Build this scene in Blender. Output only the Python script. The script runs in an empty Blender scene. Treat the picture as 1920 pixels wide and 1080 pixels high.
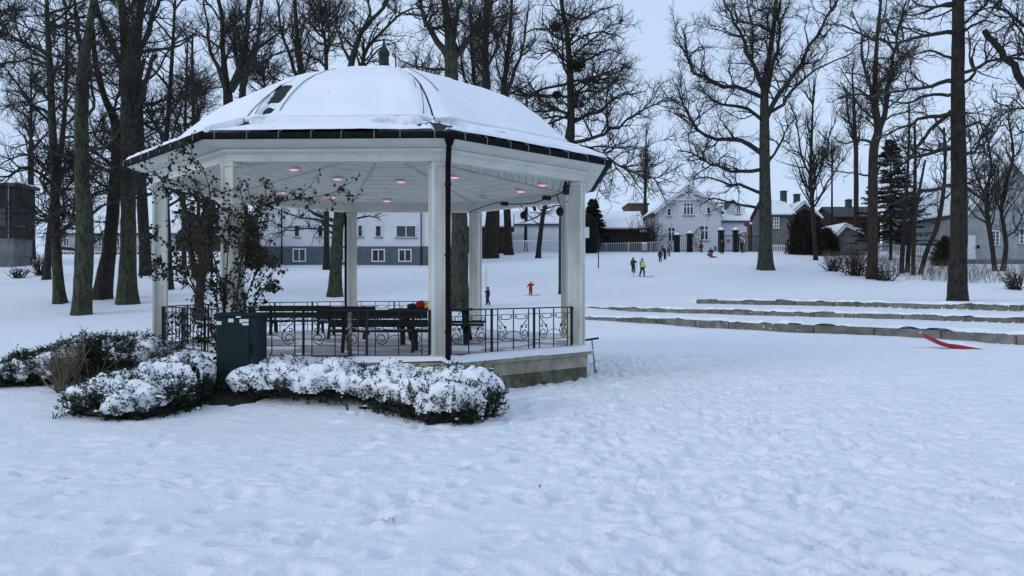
import bpy, bmesh, math, random
import numpy as np
from mathutils import Vector, Matrix, Euler

scene = bpy.context.scene
COL = scene.collection
R_ = math.radians
# ------------------------------------------------------------------ camera
F = 1418.0            # focal length in pixels of the 1920 wide photograph
CZ = 1.84             # eye height above the lawn by the gazebo
cam_data = bpy.data.cameras.new("camera")
cam = bpy.data.objects.new("camera", cam_data)
COL.objects.link(cam)
cam.location = (0, 0, CZ)
cam.rotation_euler = (R_(90), 0, 0)
cam_data.sensor_width = 36.0
cam_data.lens = 36.0 * F / 1920.0
cam_data.clip_start = 0.1
cam_data.clip_end = 3000
scene.camera = cam
# ------------------------------------------------------------------ sky, sun, exposure
SUN_EL, SUN_AZ = 22.0, 235.0
world = bpy.data.worlds.new("World")
scene.world = world
world.use_nodes = True
nt = world.node_tree
nt.nodes.clear()
w_out = nt.nodes.new("ShaderNodeOutputWorld")
w_bg = nt.nodes.new("ShaderNodeBackground")
sky = nt.nodes.new("ShaderNodeTexSky")
sky.sky_type = 'NISHITA'
sky.sun_disc = False
sky.sun_elevation = R_(SUN_EL)
sky.sun_rotation = R_(SUN_AZ)
sky.air_density = 1.0
sky.dust_density = 2.0
tc = nt.nodes.new("ShaderNodeTexCoord")
nz = nt.nodes.new("ShaderNodeTexNoise")
nz.inputs["Scale"].default_value = 1.7
nz.inputs["Detail"].default_value = 5.0
nz.inputs["Roughness"].default_value = 0.5
mp = nt.nodes.new("ShaderNodeMapping")
mp.inputs["Scale"].default_value = (1.0, 1.0, 2.6)
ramp = nt.nodes.new("ShaderNodeValToRGB")
ramp.color_ramp.elements[0].position = 0.32
ramp.color_ramp.elements[0].color = (5.2, 6.75, 9.5, 1)
ramp.color_ramp.elements[1].position = 0.68
ramp.color_ramp.elements[1].color = (6.2, 7.75, 10.1, 1)
mix = nt.nodes.new("ShaderNodeMixRGB")
mix.inputs[0].default_value = 0.93
nt.links.new(tc.outputs["Generated"], mp.inputs["Vector"])
nt.links.new(mp.outputs["Vector"], nz.inputs["Vector"])
nt.links.new(nz.outputs["Fac"], ramp.inputs["Fac"])
nt.links.new(sky.outputs["Color"], mix.inputs[1])
nt.links.new(ramp.outputs["Color"], mix.inputs[2])
nt.links.new(mix.outputs["Color"], w_bg.inputs["Color"])
w_bg.inputs["Strength"].default_value = 0.1
nt.links.new(w_bg.outputs[0], w_out.inputs[0])

sun_d = bpy.data.lights.new("sun", 'SUN')
sun_d.energy = 0.8
sun_d.angle = R_(20)
sun_d.color = (1.0, 0.97, 0.93)
sun = bpy.data.objects.new("sun", sun_d)
COL.objects.link(sun)
sun.rotation_euler = Euler((R_(90 - SUN_EL), 0, R_(180 - SUN_AZ)), 'XYZ')
sun.location = (0, 0, 60)

scene.view_settings.view_transform = 'Standard'
scene.view_settings.look = 'None'
scene.view_settings.gamma = 1.0
scene.view_settings.exposure = 0.0
scene.view_settings.use_curve_mapping = False
scene.cycles.max_bounces = 5
scene.cycles.diffuse_bounces = 3
scene.cycles.glossy_bounces = 2

RNG = np.random.default_rng(11)
random.seed(5)

# ------------------------------------------------------------------ noise
def _hash(ix, iy, seed):
    h = (ix.astype(np.int64) * 374761393 + iy.astype(np.int64) * 668265263 + seed * 974634577) & 0x7fffffff
    h = ((h ^ (h >> 13)) * 1274126177) & 0x7fffffff
    return ((h ^ (h >> 16)) & 0xffff) / 65535.0

def vnoise(x, y, seed=0):
    x = np.asarray(x, float); y = np.asarray(y, float)
    ix = np.floor(x); iy = np.floor(y)
    fx = x - ix; fy = y - iy
    fx = fx * fx * fx * (fx * (fx * 6 - 15) + 10); fy = fy * fy * fy * (fy * (fy * 6 - 15) + 10)
    a = _hash(ix, iy, seed); b = _hash(ix + 1, iy, seed)
    c = _hash(ix, iy + 1, seed); d = _hash(ix + 1, iy + 1, seed)
    return (a * (1 - fx) + b * fx) * (1 - fy) + (c * (1 - fx) + d * fx) * fy * 1.0

def fbm(x, y, seed=0, oct=4, gain=0.5):
    s = 0; a = 1; n = 0
    for o in range(oct):
        s = s + a * vnoise(x * 2 ** o + 17.3 * o, y * 2 ** o - 9.1 * o, seed + o); n += a; a *= gain
    return s / n

def sstep(a, b, x):
    t = np.clip((np.asarray(x, float) - a) / (b - a), 0, 1)
    return t * t * (3 - 2 * t)

# ------------------------------------------------------------------ terrain
def _arc(pts, z):
    return np.array(sorted([((px - 960) / F * (CZ - z) * F / (py - 540), (CZ - z) * F / (py - 540)) for px, py in pts]))
TIER_Z = (0.40, 0.75, 1.15)
TIERS = (
    _arc([(1085, 594.5), (1270, 598), (1390, 604), (1500, 608.5), (1700, 616.5), (1920, 628)], TIER_Z[0]),
    _arc([(1096, 576), (1255, 579), (1500, 585), (1700, 590), (1920, 597)], TIER_Z[1]),
    _arc([(1305, 562), (1500, 565), (1700, 569), (1920, 573)], TIER_Z[2]),
)
def arc_y(k, x):
    A = TIERS[k]
    x = np.asarray(x, float)
    y = np.interp(x, A[:, 0], A[:, 1])
    s = (A[-1, 1] - A[-2, 1]) / (A[-1, 0] - A[-2, 0])
    y = np.where(x > A[-1, 0], A[-1, 1] + s * (x - A[-1, 0]), y)
    s0 = (A[1, 1] - A[0, 1]) / (A[1, 0] - A[0, 0])
    return np.where(x < A[0, 0], A[0, 1] + s0 * (x - A[0, 0]), y)

def ramp_z(y):
    t = (np.asarray(y, float) - 36.5) / 2.5
    sp = np.where(t > 20, t, np.log1p(np.exp(np.clip(t, -40, 30)))) * 2.5
    z = 0.112 * sp
    top = 0.112 * 60.0
    return top - np.log1p(np.exp(np.clip((top - z) * 3, -30, 30))) / 3 * 1.0

def G(x, y):
    x = np.asarray(x, float); y = np.asarray(y, float)
    x, y = np.broadcast_arrays(x, y)
    z = ramp_z(y)
    c = [arc_y(k, x) for k in range(3)]
    fade = [sstep(TIERS[k][0, 0] - 0.15, TIERS[k][0, 0] + 0.05, x) for k in range(3)]
    f01 = np.clip((y - c[0]) / np.maximum(c[1] - c[0], 0.5), 0, 1)
    f12 = np.clip((y - c[1]) / np.maximum(c[2] - c[1], 0.5), 0, 1)
    e = 0.07
    drift = 0.08 * sstep(-3.0, 0.1, y - c[0])
    st = drift
    st = np.where(y > c[0] + 0.29, 0, st)
    st = st * (1 - sstep(0.30, 0.48, y - c[0])) + sstep(0.30, 0.48, y - c[0]) * (TIER_Z[0] + 0.05 + 0.10 * f01)
    s2 = sstep(0.30, 0.48, y - c[1]) * fade[1]
    st = st * (1 - s2) + s2 * (TIER_Z[1] + 0.05 + 0.13 * f12)
    s3 = sstep(0.30, 0.48, y - c[2]) * fade[2]
    st = st * (1 - s3) + s3 * (TIER_Z[2] + 0.05)
    st = st * fade[0]
    k = 8.0
    far = sstep(33, 36, y)
    zz = np.maximum(z, st)
    # planting bed in front of the gazebo, heaped with snow
    zz = zz + 0.27 * np.exp(-(((x + 3.4) / 2.1) ** 2) ** 2 - ((y - 12.6) / 1.3) ** 2)
    zz = zz + 0.16 * np.exp(-(((x + 7.6) / 2.2) ** 2) - ((y - 13.6) / 1.6) ** 2)
    zz = zz + 0.16 * (1 - sstep(3.0, 9.5, y))
    zz = zz + (fbm(x * 0.22, y * 0.22, 3, 3) - 0.5) * 0.12 * (1 - 0.8 * np.maximum(s2, sstep(0, 1, y - c[0]) * fade[0])) * sstep(2, 5, np.abs(y - 12))
    return zz

def Gs(x, y):
    return float(G(np.array([x]), np.array([y]))[0])

def PX(px, py, Y):
    return Vector(((px - 960) / F * Y, Y, CZ - (py - 540) / F * Y))

def YG(px, py, y0=5.0):
    """distance at which the line of sight through a spot of the photo meets the snow"""
    ys = np.arange(y0, 130, 0.1)
    g = G((px - 960) / F * ys, ys)
    r = CZ - (py - 540) / F * ys
    hit = np.nonzero(r <= g)[0]
    return float(ys[hit[0]]) if len(hit) else 96.0

# ------------------------------------------------------------------ materials
def mat(name, base, base2=None, scale=8.0, rough=0.8, bump=0.0, bscale=None, metal=0.0, spec=0.3, detail=4.0,
        stretch=None, emit=None, estr=0.0, snow=0.0, lo=0.35, hi=0.65):
    m = bpy.data.materials.new(name)
    m.use_nodes = True
    n = m.node_tree.nodes; l = m.node_tree.links
    b = n["Principled BSDF"]
    b.inputs["Roughness"].default_value = rough
    b.inputs["Metallic"].default_value = metal
    b.inputs["Specular IOR Level"].default_value = spec
    b.inputs["Base Color"].default_value = (*base, 1)
    tcn = n.new("ShaderNodeTexCoord")
    src = tcn.outputs["Object"]
    if stretch:
        mpn = n.new("ShaderNodeMapping")
        mpn.inputs["Scale"].default_value = stretch
        l.new(src, mpn.inputs["Vector"]); src = mpn.outputs["Vector"]
    colout = None
    if base2:
        nn = n.new("ShaderNodeTexNoise")
        nn.inputs["Scale"].default_value = scale
        nn.inputs["Detail"].default_value = detail
        nn.inputs["Roughness"].default_value = 0.6
        l.new(src, nn.inputs["Vector"])
        cr = n.new("ShaderNodeValToRGB")
        cr.color_ramp.elements[0].position = lo; cr.color_ramp.elements[0].color = (*base, 1)
        cr.color_ramp.elements[1].position = hi; cr.color_ramp.elements[1].color = (*base2, 1)
        l.new(nn.outputs["Fac"], cr.inputs["Fac"])
        colout = cr.outputs["Color"]
    if snow > 0:
        ge = n.new("ShaderNodeNewGeometry")
        sx = n.new("ShaderNodeSeparateXYZ")
        l.new(ge.outputs["Normal"], sx.inputs[0])
        sn = n.new("ShaderNodeTexNoise"); sn.inputs["Scale"].default_value = 1.3; sn.inputs["Detail"].default_value = 3
        l.new(tcn.outputs["Object"], sn.inputs["Vector"])
        ad = n.new("ShaderNodeMath"); ad.operation = 'ADD'
        l.new(sx.outputs["Z"], ad.inputs[0]); l.new(sn.outputs["Fac"], ad.inputs[1])
        mr = n.new("ShaderNodeMapRange")
        mr.inputs["From Min"].default_value = 1.62 - snow; mr.inputs["From Max"].default_value = 1.70 - snow
        l.new(ad.outputs[0], mr.inputs["Value"])
        mx = n.new("ShaderNodeMixRGB")
        l.new(mr.outputs[0], mx.inputs[0])
        if colout: l.new(colout, mx.inputs[1])
        else: mx.inputs[1].default_value = (*base, 1)
        mx.inputs[2].default_value = (0.82, 0.84, 0.87, 1)
        colout = mx.outputs["Color"]
    if colout:
        l.new(colout, b.inputs["Base Color"])
    if bump > 0:
        bn = n.new("ShaderNodeTexNoise")
        bn.inputs["Scale"].default_value = bscale or scale * 3
        bn.inputs["Detail"].default_value = 5
        l.new(src, bn.inputs["Vector"])
        bu = n.new("ShaderNodeBump"); bu.inputs["Strength"].default_value = bump
        bu.inputs["Distance"].default_value = 0.05
        l.new(bn.outputs["Fac"], bu.inputs["Height"]); l.new(bu.outputs[0], b.inputs["Normal"])
    if emit:
        b.inputs["Emission Color"].default_value = (*emit, 1)
        b.inputs["Emission Strength"].default_value = estr
    return m

def snow_mat(name, bump, bscale):
    m = mat(name, (0.80, 0.83, 0.88), (0.87, 0.885, 0.91), 1.7, 0.65, 0, spec=0.15, detail=6)
    n = m.node_tree.nodes; l = m.node_tree.links; b = n["Principled BSDF"]
    t = n["Texture Coordinate"] if "Texture Coordinate" in n else n.new("ShaderNodeTexCoord")
    b1 = n.new("ShaderNodeTexNoise"); b1.inputs["Scale"].default_value = bscale; b1.inputs["Detail"].default_value = 7
    b1.inputs["Roughness"].default_value = 0.62
    l.new(t.outputs["Object"], b1.inputs["Vector"])
    bu = n.new("ShaderNodeBump"); bu.inputs["Strength"].default_value = bump; bu.inputs["Distance"].default_value = 0.06
    l.new(b1.outputs["Fac"], bu.inputs["Height"])
    b2 = n.new("ShaderNodeTexNoise"); b2.inputs["Scale"].default_value = bscale * 4.3; b2.inputs["Detail"].default_value = 6
    b2.inputs["Roughness"].default_value = 0.7
    l.new(t.outputs["Object"], b2.inputs["Vector"])
    bu2 = n.new("ShaderNodeBump"); bu2.inputs["Strength"].default_value = bump * 0.9; bu2.inputs["Distance"].default_value = 0.022
    l.new(b2.outputs["Fac"], bu2.inputs["Height"]); l.new(bu.outputs[0], bu2.inputs["Normal"]); l.new(bu2.outputs[0], b.inputs["Normal"])
    return m

M = {}
M['snow'] = snow_mat("snow", 0.75, 5.0)
M['snow_soft'] = snow_mat("snow_soft", 0.25, 6.0)
M['bark'] = mat("bark_green_grey", (0.014, 0.016, 0.011), (0.062, 0.067, 0.042), 6, 0.9, 1.0, 20, detail=9, stretch=(1, 1, 0.42), snow=0.02)
M['bark_dark'] = mat("bark_dark", (0.010, 0.009, 0.008), (0.036, 0.032, 0.027), 6, 0.9, 1.0, 20, detail=9, stretch=(1, 1, 0.42))
M['bark_brown'] = mat("bark_brown", (0.013, 0.010, 0.008), (0.044, 0.034, 0.026), 6, 0.9, 1.0, 20, detail=9, stretch=(1, 1, 0.42))
M['bark_grey'] = mat("bark_grey", (0.018, 0.019, 0.017), (0.068, 0.070, 0.060), 6, 0.9, 1.0, 20, detail=9, stretch=(1, 1, 0.42), snow=0.10)
M['twig'] = mat("twig_bark", (0.020, 0.018, 0.016), (0.04, 0.034, 0.03), 3, 0.9)
M['limb'] = mat("limb_bark", (0.020, 0.019, 0.016), (0.052, 0.048, 0.04), 5, 0.9, 0.6, 14, snow=-0.08)
M['limb_snowy'] = mat("limb_bark_snowy", (0.020, 0.019, 0.016), (0.052, 0.048, 0.04), 5, 0.9, 0.6, 14, snow=0.2)
M['white'] = mat("white_paint", (0.60, 0.60, 0.535), (0.70, 0.695, 0.63), 3, 0.55, 0.15, 30)
M['white_worn'] = mat("white_paint_worn", (0.50, 0.495, 0.43), (0.70, 0.695, 0.63), 2.2, 0.6, 0.2, 25, stretch=(1, 1, 0.3))
M['black_iron'] = mat("black_iron", (0.006, 0.007, 0.009), (0.016, 0.016, 0.018), 12, 0.6, 0.2, 60, spec=0.25)
M['gutter'] = mat("dark_gutter_metal", (0.003, 0.004, 0.005), (0.008, 0.010, 0.012), 6, 0.75, 0.1, 30, spec=0.12)
M['pipe'] = mat("dark_downpipe", (0.005, 0.003, 0.004), (0.014, 0.006, 0.009), 5, 0.8, 0.1, 30, spec=0.1)
M['slate'] = mat("dark_slate", (0.007, 0.009, 0.009), (0.026, 0.031, 0.029), 9, 0.7, 0.4, 30)
M['deck'] = mat("trodden_deck", (0.33, 0.31, 0.34), (0.50, 0.49, 0.53), 1.3, 0.8, 0.3, 20, detail=7)
M['concrete'] = mat("beige_concrete", (0.24, 0.22, 0.17), (0.40, 0.37, 0.29), 3.2, 0.9, 0.4, 20, detail=8)
M['concrete_moss'] = mat("mossy_concrete", (0.055, 0.06, 0.035), (0.20, 0.19, 0.15), 3.5, 0.95, 0.5, 20, detail=8)
M['stone'] = mat("grey_concrete", (0.10, 0.095, 0.09), (0.24, 0.225, 0.21), 1.8, 0.9, 0.6, 14, detail=9)
M['stone_g'] = mat("green_grey_concrete", (0.075, 0.085, 0.06), (0.20, 0.20, 0.165), 1.8, 0.9, 0.6, 14, detail=9)
M['wood_dark'] = mat("dark_bench_wood", (0.004, 0.006, 0.006), (0.014, 0.017, 0.016), 4, 0.75, 0.3, 30, stretch=(0.3, 2, 2))
M['steel'] = mat("galvanised_steel", (0.16, 0.17, 0.18), (0.28, 0.29, 0.30), 10, 0.45, 0.1, 40, metal=0.6)
M['cabinet'] = mat("dark_green_cabinet", (0.0025, 0.013, 0.014), (0.004, 0.019, 0.020), 2.5, 0.6, 0.1, 40, spec=0.2)
M['sticker'] = mat("white_sticker", (0.55, 0.58, 0.60), (0.68, 0.7, 0.7), 30, 0.5)
M['leaf'] = mat("dark_leaf", (0.006, 0.011, 0.007), (0.024, 0.034, 0.018), 5, 0.6, spec=0.3)
M['leaf_brown'] = mat("brown_leaf", (0.018, 0.013, 0.007), (0.048, 0.033, 0.019), 5, 0.7)
M['yew'] = mat("yew_needles", (0.006, 0.011, 0.006), (0.028, 0.042, 0.020), 6, 0.6, spec=0.3)
M['spruce'] = mat("spruce_needles", (0.005, 0.010, 0.006), (0.018, 0.030, 0.017), 3, 0.8)
M['soil'] = mat("dark_soil", (0.012, 0.010, 0.008), (0.035, 0.028, 0.02), 9, 0.95, 0.8, 20)
M['stalk'] = mat("dry_stalk", (0.10, 0.08, 0.06), (0.20, 0.16, 0.12), 9, 0.9)
M['glass'] = mat("window_glass", (0.012, 0.014, 0.018), (0.05, 0.055, 0.065), 0.7, 0.08, spec=0.6)
M['pale_wall'] = mat("pale_render", (0.60, 0.63, 0.66), (0.70, 0.72, 0.74), 0.7, 0.8, 0.15, 20, detail=6)
M['grey_wall'] = mat("grey_plinth_render", (0.085, 0.10, 0.115), (0.13, 0.15, 0.165), 0.8, 0.85, 0.2, 20, detail=6)
M['white_wall'] = mat("white_clapboard", (0.56, 0.58, 0.62), (0.66, 0.68, 0.71), 0.9, 0.7, 0.2, 2.5, stretch=(0.02, 0.02, 3))
M['stucco'] = mat("grey_stucco", (0.26, 0.275, 0.28), (0.40, 0.41, 0.41), 0.8, 0.9, 0.4, 10, detail=8)
M['brown_wood'] = mat("brown_timber", (0.022, 0.012, 0.009), (0.06, 0.032, 0.022), 2, 0.8, 0.3, 6, stretch=(3, 3, 0.2))
M['dark_house'] = mat("dark_timber", (0.012, 0.011, 0.014), (0.03, 0.027, 0.032), 2, 0.8, 0.3, 6, stretch=(0.3, 0.3, 3))
M['mid_wall'] = mat("grey_green_wall", (0.10, 0.105, 0.105), (0.17, 0.175, 0.17), 1, 0.85, 0.2, 10)
M['tile'] = mat("dark_roof_tile", (0.035, 0.034, 0.036), (0.075, 0.07, 0.07), 3, 0.85, 0.5, 9)
M['brick'] = mat("red_brown_brick", (0.06, 0.030, 0.028), (0.11, 0.055, 0.048), 5, 0.9, 0.4, 14)
M['trim'] = mat("white_trim", (0.66, 0.67, 0.68), (0.74, 0.75, 0.76), 4, 0.6)
M['pink_lamp'] = mat("lit_pink_lamp", (0.8, 0.4, 0.55), emit=(1.0, 0.30, 0.50), estr=1.05)
M['lamp_rim'] = mat("white_lamp_rim", (0.7, 0.7, 0.7), (0.75, 0.75, 0.75), 8, 0.4)
M['red_plastic'] = mat("red_plastic", (0.30, 0.006, 0.016), (0.38, 0.014, 0.028), 4, 0.35, spec=0.5)
M['nest'] = mat("nest_twigs", (0.022, 0.015, 0.011), (0.05, 0.035, 0.025), 6, 0.95)
M['fence_white'] = mat("fence_white", (0.55, 0.57, 0.60), (0.66, 0.67, 0.69), 5, 0.6)
M['fence_grey'] = mat("fence_galvanised", (0.30, 0.32, 0.34), (0.42, 0.44, 0.46), 5, 0.5)
M['hedge_brown'] = mat("brown_hedge", (0.008, 0.006, 0.004), (0.026, 0.018, 0.013), 3, 0.9)
M['sign_blue'] = mat("sign_face_blue", (0.02, 0.05, 0.25), rough=0.4)
M['sign_red'] = mat("sign_face_red", (0.45, 0.02, 0.03), rough=0.4)

def cloth(name, c):
    return mat("cloth_" + name, c, tuple(min(1, v * 1.35 + 0.004) for v in c), 9, 0.85, 0.3, 40)
C = {k: cloth(k, v) for k, v in dict(navy=(0.010, 0.013, 0.035), red=(0.26, 0.008, 0.016), vest=(0.46, 0.62, 0.035),
     dark=(0.013, 0.013, 0.015), green=(0.03, 0.05, 0.03), blue=(0.02, 0.09, 0.26), tan=(0.38, 0.27, 0.2), maroon=(0.16, 0.012, 0.02),
     grey=(0.16, 0.18, 0.2), teal=(0.02, 0.18, 0.2), yellow=(0.6, 0.42, 0.03)).items()}
C['skin'] = mat("skin", (0.48, 0.30, 0.23), (0.52, 0.33, 0.26), 9, 0.6)

# ------------------------------------------------------------------ builders
def tag(o, label=None, cat=None, group=None, kind=None):
    if label: o["label"] = label
    if cat: o["category"] = cat
    if group: o["group"] = group
    if kind: o["kind"] = kind
    return o

def empty(name, loc, label=None, cat=None, group=None, rz=0.0):
    o = bpy.data.objects.new(name, None)
    o.empty_display_size = 0.2
    o.location = loc
    o.rotation_euler = (0, 0, rz)
    COL.objects.link(o)
    return tag(o, label, cat, group)

def np_mesh(name, V, Q, mats, smooth=True, tris=None, matidx=None):
    me = bpy.data.meshes.new(name)
    V = np.ascontiguousarray(V, dtype=np.float32).reshape(-1, 3)
    Q = np.ascontiguousarray(Q, dtype=np.int32).reshape(-1, 4)
    nt_ = 0 if tris is None else len(tris)
    me.vertices.add(len(V)); me.vertices.foreach_set("co", V.ravel())
    loops = Q.ravel()
    starts = np.arange(len(Q), dtype=np.int32) * 4
    tot = np.full(len(Q), 4, np.int32)
    if nt_:
        T = np.ascontiguousarray(tris, dtype=np.int32).reshape(-1, 3)
        starts = np.concatenate([starts, len(loops) + np.arange(len(T), dtype=np.int32) * 3])
        tot = np.concatenate([tot, np.full(len(T), 3, np.int32)])
        loops = np.concatenate([loops, T.ravel()])
    me.loops.add(len(loops)); me.loops.foreach_set("vertex_index", loops.astype(np.int32))
    me.polygons.add(len(starts)); me.polygons.foreach_set("loop_start", starts.astype(np.int32))
    me.polygons.foreach_set("loop_total", tot.astype(np.int32))
    me.polygons.foreach_set("use_smooth", np.full(len(starts), smooth, bool))
    for m in (mats if isinstance(mats, (list, tuple)) else [mats]):
        me.materials.append(m)
    if matidx is not None:
        me.polygons.foreach_set("material_index", np.asarray(matidx, np.int32))
    me.update(calc_edges=True)
    me.validate()
    return me

def link(name, me, parent=None, loc=(0, 0, 0)):
    o = bpy.data.objects.new(name, me)
    COL.objects.link(o)
    o.location = loc
    if parent is not None: o.parent = parent
    return o

class MB:
    """collects shapes; build() links them as one mesh"""
    def __init__(s):
        s.v = []; s.f = []; s.m = []; s.mi = 0
    def add(s, vs, fs):
        b = len(s.v)
        s.v += [tuple(v) for v in vs]
        s.f += [tuple(b + i for i in f) for f in fs]
        s.m += [s.mi] * len(fs)
        return s
    def box(s, c, size, rz=0.0, mtx=None, bev=0.0):
        hx, hy, hz = (size[0] / 2, size[1] / 2, size[2] / 2)
        ch = math.cos(rz); sh = math.sin(rz)
        if bev > 0:
            b = min(bev, hx * .9, hy * .9, hz * .9)
            ring = []
            for z, i in ((-hz, b), (-hz + b, 0), (hz - b, 0), (hz, b)):
                x, y = hx - i, hy - i
                k = b if i == 0 else 0
                ring.append([(x, -y + k, z), (x, y - k, z), (x - k, y, z), (-x + k, y, z), (-x, y - k, z), (-x, -y + k, z), (-x + k, -y, z), (x - k, -y, z)])
            vs = [p for r in ring for p in r]
            fs = []
            for j in range(3):
                for i in range(8):
                    a = j * 8 + i; c2 = j * 8 + (i + 1) % 8
                    fs.append((a, c2, c2 + 8, a + 8))
            fs.append(tuple(range(7, -1, -1))); fs.append(tuple(range(24, 32)))
        else:
            vs = [(x, y, z) for z in (-hz, hz) for x, y in ((-hx, -hy), (hx, -hy), (hx, hy), (-hx, hy))]
            fs = [(3, 2, 1, 0), (4, 5, 6, 7), (0, 1, 5, 4), (1, 2, 6, 5), (2, 3, 7, 6), (3, 0, 4, 7)]
        out = []
        for x, y, z in vs:
            p = Vector((x * ch - y * sh, x * sh + y * ch, z))
            if mtx: p = mtx @ p
            out.append((p.x + c[0], p.y + c[1], p.z + c[2]))
        return s.add(out, fs)
    def beam(s, a, b, w, h, up=(0, 0, 1)):
        a = Vector(a); b = Vector(b); d = b - a; L = d.length; d.normalize()
        u = Vector(up); x = d.cross(u)
        if x.length < 1e-5: x = d.cross(Vector((1, 0, 0)))
        x.normalize(); z = x.cross(d).normalized()
        vs = []
        for p in (a, b):
            for i, j in ((-1, -1), (1, -1), (1, 1), (-1, 1)):
                vs.append(p + x * (w / 2 * i) + z * (h / 2 * j))
        return s.add(vs, [(0, 1, 2, 3), (7, 6, 5, 4), (0, 4, 5, 1), (1, 5, 6, 2), (2, 6, 7, 3), (3, 7, 4, 0)])
    def tube(s, pts, r, n=6, caps=True):
        pts = [Vector(p) for p in pts]
        k = len(pts)
        rs = r if isinstance(r, (list, tuple)) else [r] * k
        prev = None
        vs = []
        for i, p in enumerate(pts):
            t = (pts[min(i + 1, k - 1)] - pts[max(i - 1, 0)]).normalized()
            if prev is None:
                a = t.cross(Vector((0, 0, 1)))
                if a.length < 0.05: a = t.cross(Vector((1, 0, 0)))
            else:
                a = prev - t * prev.dot(t)
            a.normalize(); prev = a
            b = t.cross(a)
            for j in range(n):
                q = 2 * math.pi * j / n
                vs.append(p + (a * math.cos(q) + b * math.sin(q)) * rs[i])
        fs = []
        for i in range(k - 1):
            for j in range(n):
                fs.append((i * n + j, i * n + (j + 1) % n, (i + 1) * n + (j + 1) % n, (i + 1) * n + j))
        if caps:
            fs.append(tuple(range(n - 1, -1, -1))); fs.append(tuple((k - 1) * n + j for j in range(n)))
        return s.add(vs, fs)
    def lathe(s, prof, c, n=16):
        vs = []
        for r, z in prof:
            for j in range(n):
                q = 2 * math.pi * j / n
                vs.append((c[0] + r * math.cos(q), c[1] + r * math.sin(q), c[2] + z))
        fs = []
        for i in range(len(prof) - 1):
            for j in range(n):
                fs.append((i * n + j, i * n + (j + 1) % n, (i + 1) * n + (j + 1) % n, (i + 1) * n + j))
        fs.append(tuple(range(n - 1, -1, -1))); fs.append(tuple((len(prof) - 1) * n + j for j in range(n)))
        return s.add(vs, fs)
    def prism(s, poly, y0, y1):
        """polygon in x-z pushed along y"""
        n = len(poly)
        vs = [(x, y0, z) for x, z in poly] + [(x, y1, z) for x, z in poly]
        fs = [tuple(range(n)), tuple(range(2 * n - 1, n - 1, -1))]
        fs += [(i, i + n, (i + 1) % n + n, (i + 1) % n) for i in range(n)]
        return s.add(vs, fs)
    def build(s, name, m, parent=None, smooth=False, local=False):
        me = bpy.data.meshes.new(name)
        off = Vector((0, 0, 0))
        if parent is not None and not local:
            p = parent
            while p is not None:
                off += p.location; p = p.parent
        me.from_pydata([(v[0] - off.x, v[1] - off.y, v[2] - off.z) for v in s.v], [], s.f)
        for mm in (m if isinstance(m, (list, tuple)) else [m]): me.materials.append(mm)
        if isinstance(m, (list, tuple)): me.polygons.foreach_set("material_index", s.m)
        if smooth: me.polygons.foreach_set("use_smooth", [True] * len(me.polygons))
        bm = bmesh.new(); bm.from_mesh(me); bmesh.ops.recalc_face_normals(bm, faces=bm.faces); bm.to_mesh(me); bm.free()
        me.update()
        return link(name, me, parent)

def grid_mesh(P, t, N, eps=0.004):
    """snow laid over a grid of surface points P (a,b,3) with normals N and depth t; bare where t is nought"""
    a, b = t.shape
    V = P + N * np.where(t > 0, t, -0.015)[..., None]
    idx = np.arange(a * b).reshape(a, b)
    Q = np.stack([idx[:-1, :-1], idx[1:, :-1], idx[1:, 1:], idx[:-1, 1:]], -1).reshape(-1, 4)
    tq = np.maximum.reduce([t[:-1, :-1], t[1:, :-1], t[1:, 1:], t[:-1, 1:]]).reshape(-1)
    return V.reshape(-1, 3), Q[tq > eps]

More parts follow.
